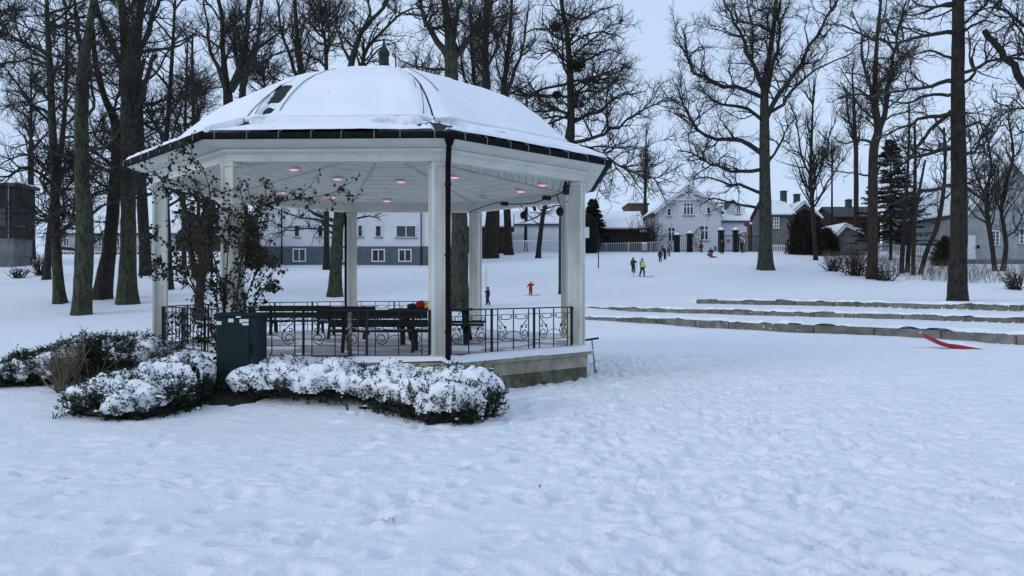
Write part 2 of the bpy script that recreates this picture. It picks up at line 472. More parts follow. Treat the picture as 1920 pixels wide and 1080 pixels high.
# ------------------------------------------------------------------ ground
def build_ground():
    def lines(a, b, d): return np.arange(a, b, d)
    g = [5.0]; d = 0.038
    while g[-1] < 420: d *= 1.011 if g[-1] < 12 else 1.022 if g[-1] < 34 else 1.09; g.append(g[-1] + d)
    gx = np.concatenate([-np.array(g)[::-1] + 0.5, lines(-4.465, 4.99, 0.038), np.array(g)])
    h = [46.0]; d = 0.16
    while h[-1] < 620: d *= 1.06; h.append(h[-1] + d)
    back = [2.2]; d = 0.12
    while back[-1] > -250: d *= 1.35; back.append(back[-1] - d)
    gy = np.concatenate([np.array(back)[::-1], lines(2.26, 9, 0.036), lines(9, 15.5, 0.046), lines(15.5, 46, 0.135), np.array(h)])
    X, Y = np.meshgrid(gx, gy)
    Z = G(X, Y)
    near = (1 - sstep(14, 32, Y))
    # drift ripples and lumps
    Z = Z + (fbm(X * 0.9, Y * 1.5, 21, 4) - 0.5) * 0.06 * near
    tramp = sstep(0.42, 0.6, fbm(X * 0.16 + 3, Y * 0.16, 40, 3) + 0.30 * sstep(-2.0, 3.0, X) - 0.12) * near
    lump = np.abs(fbm(X * 3.1, Y * 3.1, 51, 3) - 0.5)
    Z = Z + (lump - 0.12) * 0.12 * tramp
    Z = Z + (fbm(X * 7.0, Y * 7.0, 61, 2) - 0.5) * 0.034 * (0.2 + tramp) * near
    far = sstep(16, 20, Y) * (1 - sstep(50, 90, Y))
    Z = Z + (fbm(X * 0.8, Y * 0.8, 71, 3) - 0.5) * 0.05 * far
    crumb = fbm(X * 13.0, Y * 13.0, 81, 3)
    Z = Z + np.clip(crumb - 0.5, 0, 1) * 0.055 * (0.10 + tramp) * (1 - sstep(9, 17, Y))
    # footprints
    rng = np.random.default_rng(7)
    def dent(fx, fy, ang, L=0.15, W=0.065, dep=0.05, rim=0.016):
        dep *= 0.85; rim *= 1.0
        i0, i1 = np.searchsorted(gx, (fx - 0.32, fx + 0.32)); j0, j1 = np.searchsorted(gy, (fy - 0.32, fy + 0.32))
        if i1 - i0 < 2 or j1 - j0 < 2: return
        xx = X[j0:j1, i0:i1] - fx; yy = Y[j0:j1, i0:i1] - fy
        u = (xx * math.cos(ang) + yy * math.sin(ang)) / L; v = (-xx * math.sin(ang) + yy * math.cos(ang)) / W
        q = np.sqrt(u * u + v * v)
        Z[j0:j1, i0:i1] += -dep * (1 - sstep(0.6, 1.15, q)) + rim * np.exp(-((q - 1.35) / 0.3) ** 2)
    # walking tracks
    tracks = [((0.6, 3.5), (2.6, 15.5)), ((2.5, 3.5), (2.9, 17)), ((-1.6, 4), (2.2, 14.5)), ((4.5, 4), (3.2, 18)), ((1.2, 5), (7.5, 13)),
              ((5.5, 6), (1.4, 13.0)), ((-5.5, 4.3), (-3.2, 6.5)), ((3.0, 16), (9, 24)), ((2.6, 16), (4.2, 28)), ((7.5, 5), (5, 15)), ((-0.5, 9.0), (2.9, 16.5)),
              ((9, 8), (4, 21)), ((0.3, 8.5), (3.4, 10.5)), ((-2.5, 5), (1.5, 8)), ((-6, 7.5), (-1, 6.6)), ((3.5, 12), (11, 19))]
    for (a, b) in tracks:
        a = np.array(a); b = np.array(b); L = np.linalg.norm(b - a); n = int(L / 0.62)
        d = (b - a) / L; nn = np.array((-d[1], d[0])); ph = rng.random() * 6
        for rep in range(2):
            off = rng.normal(0, 0.35)
            for i in range(n):
                p = a + d * (i * 0.62 + rng.normal(0, 0.06)) + nn * (0.10 * (-1) ** i + off + 0.25 * math.sin(i * 0.35 + ph))
                dent(p[0], p[1], math.atan2(d[1], d[0]) + rng.normal(0, 0.2), 0.15, 0.065, rng.uniform(0.025, 0.06), 0.014)
    for i in range(2300):
        fx = rng.normal(2.6, 2.6); fy = rng.uniform(4.2, 21)
        if abs(fx - (1.5 + 0.08 * fy)) > 5 or (fx < 0.3 and fy > 11): continue
        dent(fx, fy, rng.uniform(0, 6.3), rng.uniform(0.09, 0.18), rng.uniform(0.06, 0.12), rng.uniform(0.012, 0.05), rng.uniform(0, 0.018))
    for i in range(260):
        fx = rng.uniform(-7, -0.5); fy = rng.uniform(4.0, 9.5)
        dent(fx, fy, rng.uniform(0, 6.3), rng.uniform(0.09, 0.18), rng.uniform(0.06, 0.12), rng.uniform(0.006, 0.025), rng.uniform(0, 0.012))
    a, b = X.shape
    idx = np.arange(a * b).reshape(a, b)
    Q = np.stack([idx[:-1, :-1], idx[:-1, 1:], idx[1:, 1:], idx[1:, :-1]], -1).reshape(-1, 4)
    me = np_mesh("snowy_ground", np.stack([X, Y, Z], -1), Q, M['snow'])
    o = link("snowy_ground", me)
    tag(o, "trampled blue white snow covering the park lawn and slope", "ground", kind="structure")
build_ground()

def build_tiers():
    labels = ("lowest grey concrete seating wall in the snow, nearest of three steps", "middle grey concrete seating wall half buried between two snowy steps",
              "topmost grey concrete seating wall at the foot of the snowy slope")
    ends = (24, 27, 30)
    rng = random.Random(4)
    for k in range(3):
        A = TIERS[k]
        x = A[0, 0]
        pts = []
        while x < ends[k]:
            pts.append((x, float(arc_y(k, x)))); x += 0.1
        root = empty("seating_wall", (pts[len(pts) // 2][0], pts[len(pts) // 2][1], TIER_Z[k] - 0.5), labels[k], "wall", "concrete seating walls")
        acc = 0; start = pts[0]; q = []
        want = rng.uniform(1.8, 2.4)
        for i in range(1, len(pts)):
            acc += math.dist(pts[i], pts[i - 1])
            if acc >= want or i == len(pts) - 1:
                q.append((start, pts[i])); start = pts[i]; acc = 0; want = rng.uniform(1.8, 2.4)
        for a, b in q:
            d = Vector((b[0] - a[0], b[1] - a[1], 0)); L = d.length; d.normalize()
            nrm = Vector((-d.y, d.x, 0))
            if nrm.y < 0: nrm = -nrm
            zt = TIER_Z[k] + rng.uniform(-0.015, 0.015)
            mid = Vector(((a[0] + b[0]) / 2, (a[1] + b[1]) / 2, zt - 0.4)) + nrm * (0.17 + rng.uniform(-0.012, 0.012))
            MB().box(mid, (L - 0.03, 0.34, 0.8), math.atan2(d.y, d.x), bev=0.018).build("concrete_block", M['stone'] if rng.random() < 0.65 else M['stone_g'], root)
        # ragged snow lying on the wall top
        n = len(pts) * 4
        xs = np.linspace(pts[0][0], pts[-1][0], n); ys = arc_y(k, xs)
        tx = np.gradient(xs); ty = np.gradient(ys); ln = np.hypot(tx, ty); nx_, ny_ = -ty / ln, tx / ln
        sgn = np.where(ny_ < 0, -1, 1); nx_ *= sgn; ny_ *= sgn
        w = np.linspace(-0.015, 0.36, 9)
        Pp = np.stack([xs[:, None] + nx_[:, None] * w, ys[:, None] + ny_[:, None] * w, np.full((n, 9), TIER_Z[k] - 0.005)], -1)
        cum = np.cumsum(ln)
        nzv = fbm(cum[:, None] * 1.6 + 0 * w, w[None] * 5 + k * 7 + 0 * cum[:, None], 90 + k, 4)
        t = np.clip(nzv - 0.22 - 0.22 * (1 - sstep(-0.02, 0.16, w))[None], 0, 1) * 0.24
        t[:, -2:] = np.maximum(t[:, -2:], 0.05)
        V, Q = grid_mesh(Pp, t, np.array([0, 0, 1.0]))
        V = V - np.array(root.location)
        link("wall_snow", np_mesh("wall_snow", V, Q, M['snow_soft']), root)
        # lumps of snow caught on the face
        lm = MB()
        for i in range(26):
            j = rng.randrange(len(pts)); p = pts[j]
            r = rng.uniform(0.015, 0.04); z = TIER_Z[k] - rng.uniform(0.0, 0.22)
            lm.lathe([(r * .4, -r * .7), (r, -r * .2), (r * .8, r * .4), (r * .2, r * .7)], (p[0] + rng.uniform(-.1, .1), p[1] - 0.02, z), 6)
        tag(lm.build("clinging_snow", M['snow_soft'], root, smooth=True), kind="stuff")
build_tiers()
# ------------------------------------------------------------------ the gazebo
GC = Vector((-2.93, 17.3, 0))
GROT = -1.5
DECK = 0.60
def oct_pts(Rc, z):
    return [Vector((GC.x + Rc * math.cos(R_(-112.5 + 45 * k + GROT)), GC.y + Rc * math.sin(R_(-112.5 + 45 * k + GROT)), z)) for k in range(8)]
C8 = math.cos(math.pi / 8)
RP = 4.65
A0 = RP * C8

def build_gazebo():
    root = empty("gazebo", (GC.x, GC.y, 0), "white octagonal gazebo with snow covered dome roof and black scroll railings", "gazebo")
    def loft(prof, k, m, name, closed=True, inset=0.0):
        """profile of (apothem, height) swept along side k"""
        rings = [oct_pts(a / C8, z) for a, z in prof]
        vs = []
        for r in rings:
            a, b = r[k], r[(k + 1) % 8]
            d = (b - a).normalized() * inset
            vs += [a + d, b - d]
        n = len(prof); fs = []
        for i in range(n if closed else n - 1):
            j = (i + 1) % n
            fs.append((i * 2, i * 2 + 1, j * 2 + 1, j * 2))
        if closed:
            fs.append(tuple(i * 2 for i in range(n))); fs.append(tuple(i * 2 + 1 for i in range(n - 1, -1, -1)))
        mb = MB(); mb.add(vs, fs)
        return mb.build(name, m, root)
    # plinth
    for k in range(8):
        loft([(A0 + 0.20, -0.5), (A0 + 0.20, 0.25), (A0 - 1.2, 0.25), (A0 - 1.2, -0.5)], k, M['concrete_moss'], "footing")
        loft([(A0 + 0.215, 0.252), (A0 + 0.215, 0.50), (A0 - 1.2, 0.50), (A0 - 1.2, 0.252)], k, M['concrete'], "plinth_course")
        loft([(A0 + 0.30, 0.502), (A0 + 0.30, 0.575), (A0 + 0.16, DECK), (A0 - 1.2, DECK), (A0 - 1.2, 0.502)], k, M['concrete'], "plinth_slab")
    dk = MB(); p = oct_pts((A0 - 1.19) / C8, DECK + 0.002); p2 = oct_pts((A0 - 1.19) / C8, 0.2)
    dk.add(p + p2, [tuple(range(8))] + [(i, i + 8, (i + 1) % 8 + 8, (i + 1) % 8) for i in range(8)])
    dk.build("deck", M['deck'], root)
    fm = MB()
    o = oct_pts((A0 + 0.05) / C8, DECK + 0.004); i_ = oct_pts((A0 - 1.3) / C8, DECK + 0.006)
    for k in range(8): fm.add([o[k], o[(k + 1) % 8], i_[(k + 1) % 8], i_[k]], [(0, 1, 2, 3)])
    fm.build("deck_border", M['deck'], root)
    # snow blown onto the deck and the ledge
    gx = np.linspace(-4.6, 4.6, 120); gy = np.linspace(-4.6, 4.6, 120)
    X, Y = np.meshgrid(gx, gy)
    ap = np.max([X * math.cos(R_(-90 + 45 * k + GROT)) + Y * math.sin(R_(-90 + 45 * k + GROT)) for k in range(8)], axis=0)
    nn = fbm(X * 1.1, Y * 1.1, 5, 4)
    t = (nn - 0.62 + 0.55 * sstep(0.6, 2.6, Y) + 0.10 * sstep(2.0, 4, X) + 0.55 * sstep(A0 - 0.03, A0 + 0.05, ap)) * 0.22
    t = np.clip(t, 0, 0.075) * (1 - sstep(A0 + 0.20, A0 + 0.30, ap))
    Pp = np.stack([X + GC.x, Y + GC.y, np.full_like(X, DECK + 0.003) - 0.02 * sstep(A0 + 0.16, A0 + 0.3, ap)], -1)
    V, Q = grid_mesh(Pp, t, np.array([0, 0, 1.0]))
    link("deck_snow", np_mesh("deck_snow", V - np.array(root.location), Q, M['snow_soft']), root)
    # posts
    pts = oct_pts(RP, 0)
    for k in range(8):
        a = R_(-112.5 + 45 * k + GROT)
        c = pts[k]
        pm = MB()
        pm.box((c.x, c.y, (DECK + 4.02) / 2), (0.225, 0.225, 4.02 - DECK), a, bev=0.008)
        for s1 in (-1, 1):
            for s2 in (-1, 1):
                off = Matrix.Rotation(a, 3, 'Z') @ Vector((s1 * 0.110, s2 * 0.110, 0))
                pm.box((c.x + off.x, c.y + off.y, (DECK + 4.0) / 2 + 0.02), (0.058, 0.058, 4.0 - DECK - 0.06), a, bev=0.006)
        po = pm.build("post", M['white_worn'], root)
        cm = MB(); cm.box((c.x, c.y, 3.94), (0.30, 0.30, 0.045), a, bev=0.008); cm.build("post_cap", M['white'], po)
        bm_ = MB(); bm_.box((c.x, c.y, DECK + 0.05), (0.29, 0.29, 0.10), a, bev=0.008); bm_.build("post_base", M['white_worn'], po)
    # entablature, cove and ceiling
    AE = 4.86
    for k in range(8):
        loft([(A0 - 0.11, 4.0), (A0 + 0.12, 4.0), (A0 + 0.12, 4.15), (A0 - 0.11, 4.30)], k, M['white'], "beam")
        loft([(A0 + 0.123, 4.12), (A0 + 0.20, 4.15), (A0 + 0.21, 4.20), (A0 + 0.123, 4.24)], k, M['white'], "moulding")
        loft([(A0 + 0.10, 4.205), (A0 + 0.28, 4.215), (A0 + 0.40, 4.235), (AE - 0.06, 4.275), (AE - 0.02, 4.295), (AE, 4.30), (AE, 4.355), (A0 + 0.1, 4.42)], k, M['white'], "cornice")
    cz0, cz1 = 4.22, 4.98
    er = oct_pts((A0 - 0.09) / C8, cz0)
    apex = Vector((GC.x, GC.y, cz1))
    for k in range(8):
        a, b = er[k], er[(k + 1) % 8]
        # boarded ceiling: every board of the panel has its own edge
        n = 26
        cm = MB()
        for i in range(n):
            v0, v1 = i / n, (i + 0.93) / n
            dz = 0.004 * (i % 2)
            q = [a.lerp(apex, v0), b.lerp(apex, v0), b.lerp(apex, v1), a.lerp(apex, v1)]
            up = Vector((0, 0, 0.03))
            q = [x + Vector((0, 0, dz)) for x in q]
            cm.add(q + [x + up for x in q], [(3, 2, 1, 0), (4, 5, 6, 7), (0, 1, 5, 4), (2, 3, 7, 6)])
        q = [a, b, apex]
        cm.add([x + Vector((0, 0, 0.04)) for x in q], [(0, 2, 1)])
        cm.build("ceiling_panel", M['white'], root)
        rb = MB(); rb.beam(a + Vector((0, 0, -0.012)), apex + Vector((0, 0, -0.012)), 0.045, 0.03); rb.build("ceiling_rib", M['white_worn'], root)
    # pink lamps let into the ceiling
    spots = [(551, 316), (633, 334), (452, 346), (528, 360), (622, 368), (725, 375), (752, 339), (852, 331), (908, 368), (976, 357), (1017, 345)]
    for j, (px, py) in enumerate(spots):
        best = None
        for Y in np.arange(16.5, 21.6, 0.02):
            p = PX(px, py, Y)
            ap_ = max((p.x - GC.x) * math.cos(R_(-90 + 45 * k + GROT)) + (p.y - GC.y) * math.sin(R_(-90 + 45 * k + GROT)) for k in range(8))
            zc = cz1 + (cz0 - cz1) * ap_ / (A0 - 0.09)
            if best is None or abs(zc - p.z) < best[0]: best = (abs(zc - p.z), p, zc)
        p = best[1]; z = best[2]
        lm = MB(); lm.lathe([(0.115, -0.022), (0.135, -0.012), (0.135, 0.02)], (p.x, p.y, z - 0.012), 16)
        rim = lm.build("ceiling_lamp", M['lamp_rim'], root)
        dm = MB(); dm.lathe([(0.092, -0.03), (0.10, -0.020)], (p.x, p.y, z - 0.014), 16)
        dm.build("lamp_lens", M['pink_lamp'] if j != 8 else M['steel'], rim)
    # roof: skirt and dome
    prof = [(4.37, 4.77), (4.15, 5.03), (3.83, 5.32), (3.42, 5.63), (3.00, 5.86), (2.50, 6.08), (1.95, 6.28), (1.35, 6.45), (0.70, 6.585), (0.22, 6.63)]
    pr = np.array(prof)
    skirt = [(AE / C8 + 0.02, 4.385), (5.00, 4.45), (4.70, 4.57), (4.37, 4.75)]
    for k in range(8):
        loft([(r * C8, z) for r, z in skirt] + [(4.3 * C8, 4.69), (AE - 0.1, 4.36)], k, M['slate'], "eave_panel")
        loft([(r * C8, z) for r, z in prof] + [(0.2, 6.55), (4.2 * C8, 4.70)], k, M['slate'], "dome_panel")
    def surf(profile, k, nu, nv, u0=0.0, u1=1.0):
        s = np.linspace(0, len(profile) - 1, nv)
        pa = np.array(profile)
        rr = np.interp(s, np.arange(len(pa)), pa[:, 0]); zz = np.interp(s, np.arange(len(pa)), pa[:, 1])
        a0 = R_(-112.5 + 45 * k + GROT); a1 = a0 + R_(45)
        u = np.linspace(u0, u1, nu)
        A = np.stack([np.cos(a0) * (1 - u) + np.cos(a1) * u, np.sin(a0) * (1 - u) + np.sin(a1) * u], -1)
        P = np.stack([GC.x + A[:, None, 0] * rr[None], GC.y + A[:, None, 1] * rr[None], np.repeat(zz[None], nu, 0)], -1)
        am = a0 + R_(22.5)
        dr = np.gradient(rr * C8); dz = np.gradient(zz)
        nl = np.hypot(dr, dz)
        N = np.stack([np.cos(am) * dz / nl, np.sin(am) * dz / nl, -dr / nl], -1)
        return P, np.repeat(N[None], nu, 0), u, np.linspace(0, 1, nv), rr
    for k in range(8):
        P, N, u, v, rr = surf(prof, k, 130 if k == 0 else 80, 90 if k == 0 else 60)
        U, Vv = np.meshgrid(u, v, indexing='ij')
        side = rr[None] * 0.765
        base = 0.075 + (fbm(P[..., 0] * 1.2, P[..., 1] * 1.2, 8, 3) - 0.5) * 0.03 + 0.05 * (1 - sstep(0, 0.10, Vv))
        t = base.copy()
        for ridge, dist in ((k, U * side), ((k + 1) % 8, (1 - U) * side)):
            g = 0.010 if ridge in (0, 1) else 0.0
            vlim = 0.84 if ridge == 0 else 0.7
            if g > 0:
                open_ = sstep(g, g + 0.025, dist) + (Vv > vlim) + (Vv < 0.03)
                t = t * np.clip(open_, 0, 1) * (0.35 + 0.65 * sstep(0.0, 0.30, dist) + (Vv > vlim) * 0.3)
        if k == 0:
            nz_ = fbm(P[..., 0] * 3.0, P[..., 2] * 4.5, 77, 3)
            m1 = np.exp(-((U - 0.105 + 0.22 * (Vv - 0.10)) / 0.048) ** 4) * np.exp(-((Vv - 0.235) / 0.105) ** 4)
            m2 = np.exp(-((U - 0.098) / 0.036) ** 4) * np.exp(-((Vv - 0.075) / 0.055) ** 4)
            bare = np.maximum(m1, m2) + (nz_ - 0.5) * 0.75
            t = t * (1 - sstep(0.24, 0.36, bare))
        P = np.concatenate([P[:, :1], P], 1); N = np.concatenate([N[:, :1], N], 1); t = np.concatenate([0 * t[:, :1], t], 1)
        V_, Q = grid_mesh(P, t, N)
        link("dome_snow", np_mesh("dome_snow", V_ - np.array(root.location), Q, M['snow_soft']), root)
        P, N, u, v, rr = surf(skirt, k, 110, 30)
        U, Vv = np.meshgrid(u, v, indexing='ij')
        side = rr[None] * 0.765
        t = 0.11 + (fbm(P[..., 0] * 1.5, P[..., 1] * 1.5 + P[..., 2], 18, 3) - 0.5) * 0.05 + 0.05 * np.sin(np.clip(Vv, 0, 1) * math.pi)
        t = t * sstep(-0.12, 0.10, Vv)
        nz_ = fbm(P[..., 0] * 5.0, P[..., 1] * 5.0 + P[..., 2] * 3, 99, 3)
        ext = {(0, 0): 0.95, (0, 1): 1.35, (1, 0): 1.05, (1, 1): 0.0, (7, 1): 0.10}
        for e, dist in ((0, U * side), (1, (1 - U) * side)):
            L = ext.get((k, e), 0)
            if L:
                h = 0.66 * np.clip(1 - dist / L, 0, 1) ** .8
                lo = 0.30
                val = np.minimum(1 - dist / (L * (0.75 + 0.5 * nz_)), 1 - np.abs(Vv - 0.58) / np.maximum(h * (0.5 + nz_), 1e-3))
                t = t * (1 - sstep(0.0, 0.30, val))
        if k == 1:
            for (uu, vv, w, hh) in ((0.34, 0.45, 0.025, 0.08), (0.39, 0.5, 0.008, 0.14), (0.88, 0.5, 0.035, 0.06)):
                t = t * sstep(0.8, 1.3, np.maximum(np.abs(U - uu) / w, np.abs(Vv - vv) / hh))
        V_, Q = grid_mesh(P, t, N)
        link("eave_snow", np_mesh("eave_snow", V_ - np.array(root.location), Q, M['snow_soft']), root)
    # ridge seams and the thin cables lying on the dome
    def on_dome(k, u, v, off):
        s = v * (len(pr) - 1)
        r = np.interp(s, np.arange(len(pr)), pr[:, 0]); z = np.interp(s, np.arange(len(pr)), pr[:, 1])
        a0 = R_(-112.5 + 45 * k + GROT); a1 = a0 + R_(45)
        x = (math.cos(a0) * (1 - u) + math.cos(a1) * u) * r; y = (math.sin(a0) * (1 - u) + math.sin(a1) * u) * r
        am = a0 + R_(22.5)
        return Vector((GC.x + x + math.cos(am) * off * 0.6, GC.y + y + math.sin(am) * off * 0.6, z + off * 0.8))
    for k in range(8):
        mb = MB(); mb.tube([on_dome(k, 0, v, 0.0) for v in np.linspace(0, 0.97, 24)], 0.014, 6); mb.build("ridge_seam", M['gutter'], root, smooth=True)
    for (k, ua, va, ub, vb) in ((0, 0.175, 0.02, 0.16, 0.62), (0, 0.05, 0.03, 0.035, 0.30), (0, 0.985, 0.30, 0.95, 0.02), (1, 0.10, 0.26, 0.02, 0.62), (0, 0.952, 0.27, 0.958, 0.36)):
        mb = MB(); mb.tube([on_dome(k, ua + (ub - ua) * s, va + (vb - va) * s, 0.085) for s in np.linspace(0, 1, 14)], 0.0065, 5); mb.build("roof_cable", M['gutter'], root)
    # finial
    fm = MB()
    fm.lathe([(0.16, 6.5), (0.15, 6.72), (0.125, 6.75), (0.112, 7.13), (0.128, 7.15), (0.128, 7.23), (0.105, 7.27), (0.05, 7.37), (0.028, 7.42), (0.034, 7.44), (0.012, 7.52)], (GC.x, GC.y, 0), 10)
    fm.build("finial", M['slate'], root)
    # gutters with brackets
    gp = [(AE + 0.015, 4.385), (AE + 0.012, 4.325), (AE + 0.035, 4.290), (AE + 0.075, 4.280), (AE + 0.115, 4.300), (AE + 0.13, 4.345), (AE + 0.13, 4.385), (AE + 0.115, 4.385), (AE + 0.10, 4.335), (AE + 0.05, 4.315), (AE + 0.03, 4.385)]
    for k in range(8):
        g = loft(gp, k, M['gutter'], "gutter")
        a, b = oct_pts((AE + 0.14) / C8, 4.355)[k], oct_pts((AE + 0.14) / C8, 4.355)[(k + 1) % 8]
        a2, b2 = oct_pts((AE - 0.12) / C8, 4.455)[k], oct_pts((AE - 0.12) / C8, 4.455)[(k + 1) % 8]
        for i in range(8):
            s = (i + 0.5 + random.uniform(-.1, .1)) / 8
            br = MB(); p = a.lerp(b, s); q = a2.lerp(b2, s)
            br.tube([p + Vector((0, 0, -0.075)), p + Vector((0, 0, 0.03)), p.lerp(q, 0.3) + Vector((0, 0, 0.035)), q + Vector((0, 0, 0.02))], 0.0075, 5)
            br.build("gutter_bracket", M['steel'], g)
    # downpipes
    ez = oct_pts((AE + 0.07) / C8, 4.295)
    def downpipe(k, side, m, z1=DECK + 0.02):
        a = R_(-112.5 + 45 * k + GROT)
        e = ez[k]
        n = Vector((math.cos(a), math.sin(a), 0)); tn = Vector((-n.y, n.x, 0)) * side
        w = pts[k] + n * 0.20 + tn * 0.115
        mb = MB()
        mb.tube([e + Vector((0, 0, 0.05)), e + Vector((0, 0, -0.08)), Vector((w.x, w.y, 4.02)).lerp(e, .55) , Vector((w.x, w.y, 3.86)), Vector((w.x, w.y, 3.5)), Vector((w.x, w.y, 0.75)), Vector((w.x, w.y, 0.62))], 0.047, 10)
        mb.lathe([(0.05, -0.12), (0.085, -0.02), (0.085, 0.03)], (e.x, e.y, 4.285), 10)
        d = mb.build("downpipe", m, root, smooth=True)
        for z in (1.1, 2.4, 3.6):
            cm = MB(); cm.lathe([(0.058, -0.02), (0.058, 0.02)], (w.x, w.y, z), 10); cm.build("pipe_clip", M['gutter'], d)
    downpipe(1, 1, M['pipe'])
    bp = pts[5] + Vector((-0.15, -0.02, 0))
    mb = MB(); mb.tube([(bp.x, bp.y, 4.0), (bp.x, bp.y, 0.65)], 0.045, 10); mb.build("downpipe", M['gutter'], root, smooth=True)
    # railings
    bar_me = MB().box((0, 0, 0.45), (0.016, 0.016, 0.78)).build("baluster", M['black_iron'])
    me_bar = bar_me.data; bpy.data.objects.remove(bar_me)
    def spiral(cx, cz, r0, a0, turns, sgn, n=26):
        out = []
        for i in range(n + 1):
            s = i / n
            r = r0 * (1 - 0.80 * s)
            a = a0 + sgn * turns * 2 * math.pi * s
            out.append((cx + r * math.cos(a), 0, cz + r * math.sin(a)))
        return out
    def smoothpath(p, n):
        out = []
        k = len(p)
        for i in range(k - 1):
            p0, p1, p2, p3 = (Vector(p[max(i - 1, 0)]), Vector(p[i]), Vector(p[i + 1]), Vector(p[min(i + 2, k - 1)]))
            for j in range(n):
                t_ = j / n
                out.append(0.5 * ((2 * p1) + (-p0 + p2) * t_ + (2 * p0 - 5 * p1 + 4 * p2 - p3) * t_ ** 2 + (-p0 + 3 * p1 - 3 * p2 + p3) * t_ ** 3))
        out.append(Vector(p[-1])); return out
    sm = MB()
    for sg in (-1, 1):
        big = spiral(sg * 0.29, 0.37, 0.115, math.pi / 2 - sg * math.pi / 2 if False else (0 if sg < 0 else math.pi), 1.55, -1 if sg < 0 else 1)
        # from the small top curl, down and inwards, into the big bottom curl
        top = [(sg * (0.325), 0, 0.66), (sg * 0.30, 0, 0.695), (sg * 0.335, 0, 0.72), (sg * 0.37, 0, 0.69), (sg * 0.345, 0, 0.63), (sg * 0.27, 0, 0.56), (sg * 0.20, 0, 0.48)]
        sm.tube(smoothpath([Vector(q) for q in top] + [Vector((sg * 0.177, 0, 0.40))] + [Vector(q) for q in big[3::3]], 4), 0.0085, 5)
        sm.tube(smoothpath([(sg * 0.30, 0, 0.54), (sg * 0.345, 0, 0.545), (sg * 0.355, 0, 0.50), (sg * 0.31, 0, 0.49), (sg * 0.315, 0, 0.52)], 4), 0.008, 5)
        sm.lathe([(0.008, -0.028), (0.028, 0), (0.008, 0.028)], (sg * 0.215, 0, 0.51), 6)
        sm.tube(smoothpath([(sg * 0.30, 0, 0.66), (sg * 0.18, 0, 0.655), (sg * 0.08, 0, 0.665), (sg * 0.035, 0, 0.70), (sg * 0.07, 0, 0.725), (sg * 0.085, 0, 0.69)], 4), 0.008, 5)
        sm.tube(smoothpath([(sg * 0.185, 0, 0.37), (sg * 0.10, 0, 0.42), (0, 0, 0.43)], 4), 0.007, 5)
    so = sm.build("scroll", M['black_iron'], smooth=True); me_scroll = so.data; bpy.data.objects.remove(so)
    for k in (0, 1, 4, 5, 6, 7):
        a, b = pts[k], pts[(k + 1) % 8]
        L = (b - a).length - 0.27
        mid = (a + b) / 2
        ang = math.atan2(b.y - a.y, b.x - a.x)
        mb = MB()
        mb.box((0, 0, 0.855), (L, 0.045, 0.022)); mb.box((0, 0, 0.07), (L, 0.03, 0.02))
        for z in (0.745, 0.245): mb.box((0, 0, z), (L, 0.012, 0.012))
        bw = L / 3
        for i in range(4):
            x = -L / 2 + i * bw + (0.02 if i == 0 else -0.02 if i == 3 else 0)
            mb.box((x, 0, 0.425), (0.036, 0.036, 0.845))
        rail = mb.build("railing", M['black_iron'], root, local=True)
        rail.location = (mid.x - GC.x, mid.y - GC.y, DECK)
        rail.rotation_euler = (0, 0, ang)
        for i in range(3):
            c = -L / 2 + (i + 0.5) * bw
            for dx in (-0.40, 0, 0.40):
                link("baluster", me_bar, rail, (c + dx, 0, 0))
            link("scroll", me_scroll, rail, (c, 0, 0))
    # small things fixed to the posts
    c = pts[2]
    nb = MB(); q = PX(1100, 436, c.y + 0.05); nb.box((q.x, q.y, q.z), (0.10, 0.03, 0.22), bev=0.004); nb.build("notice_plate", M['trim'], root)
    q = PX(417, 416, pts[0].y - 0.17); nb = MB(); nb.box((q.x, q.y, q.z), (0.10, 0.06, 0.235), bev=0.008); nb.build("junction_box", M['trim'], root)
    nb = MB(); q = PX(1090, 436, c.y - 0.1); nb.box((q.x, q.y, q.z), (0.07, 0.05, 0.09), bev=0.005); nb.build("switch_box", M['trim'], root)
    return root, pts
gazebo, GP = build_gazebo()

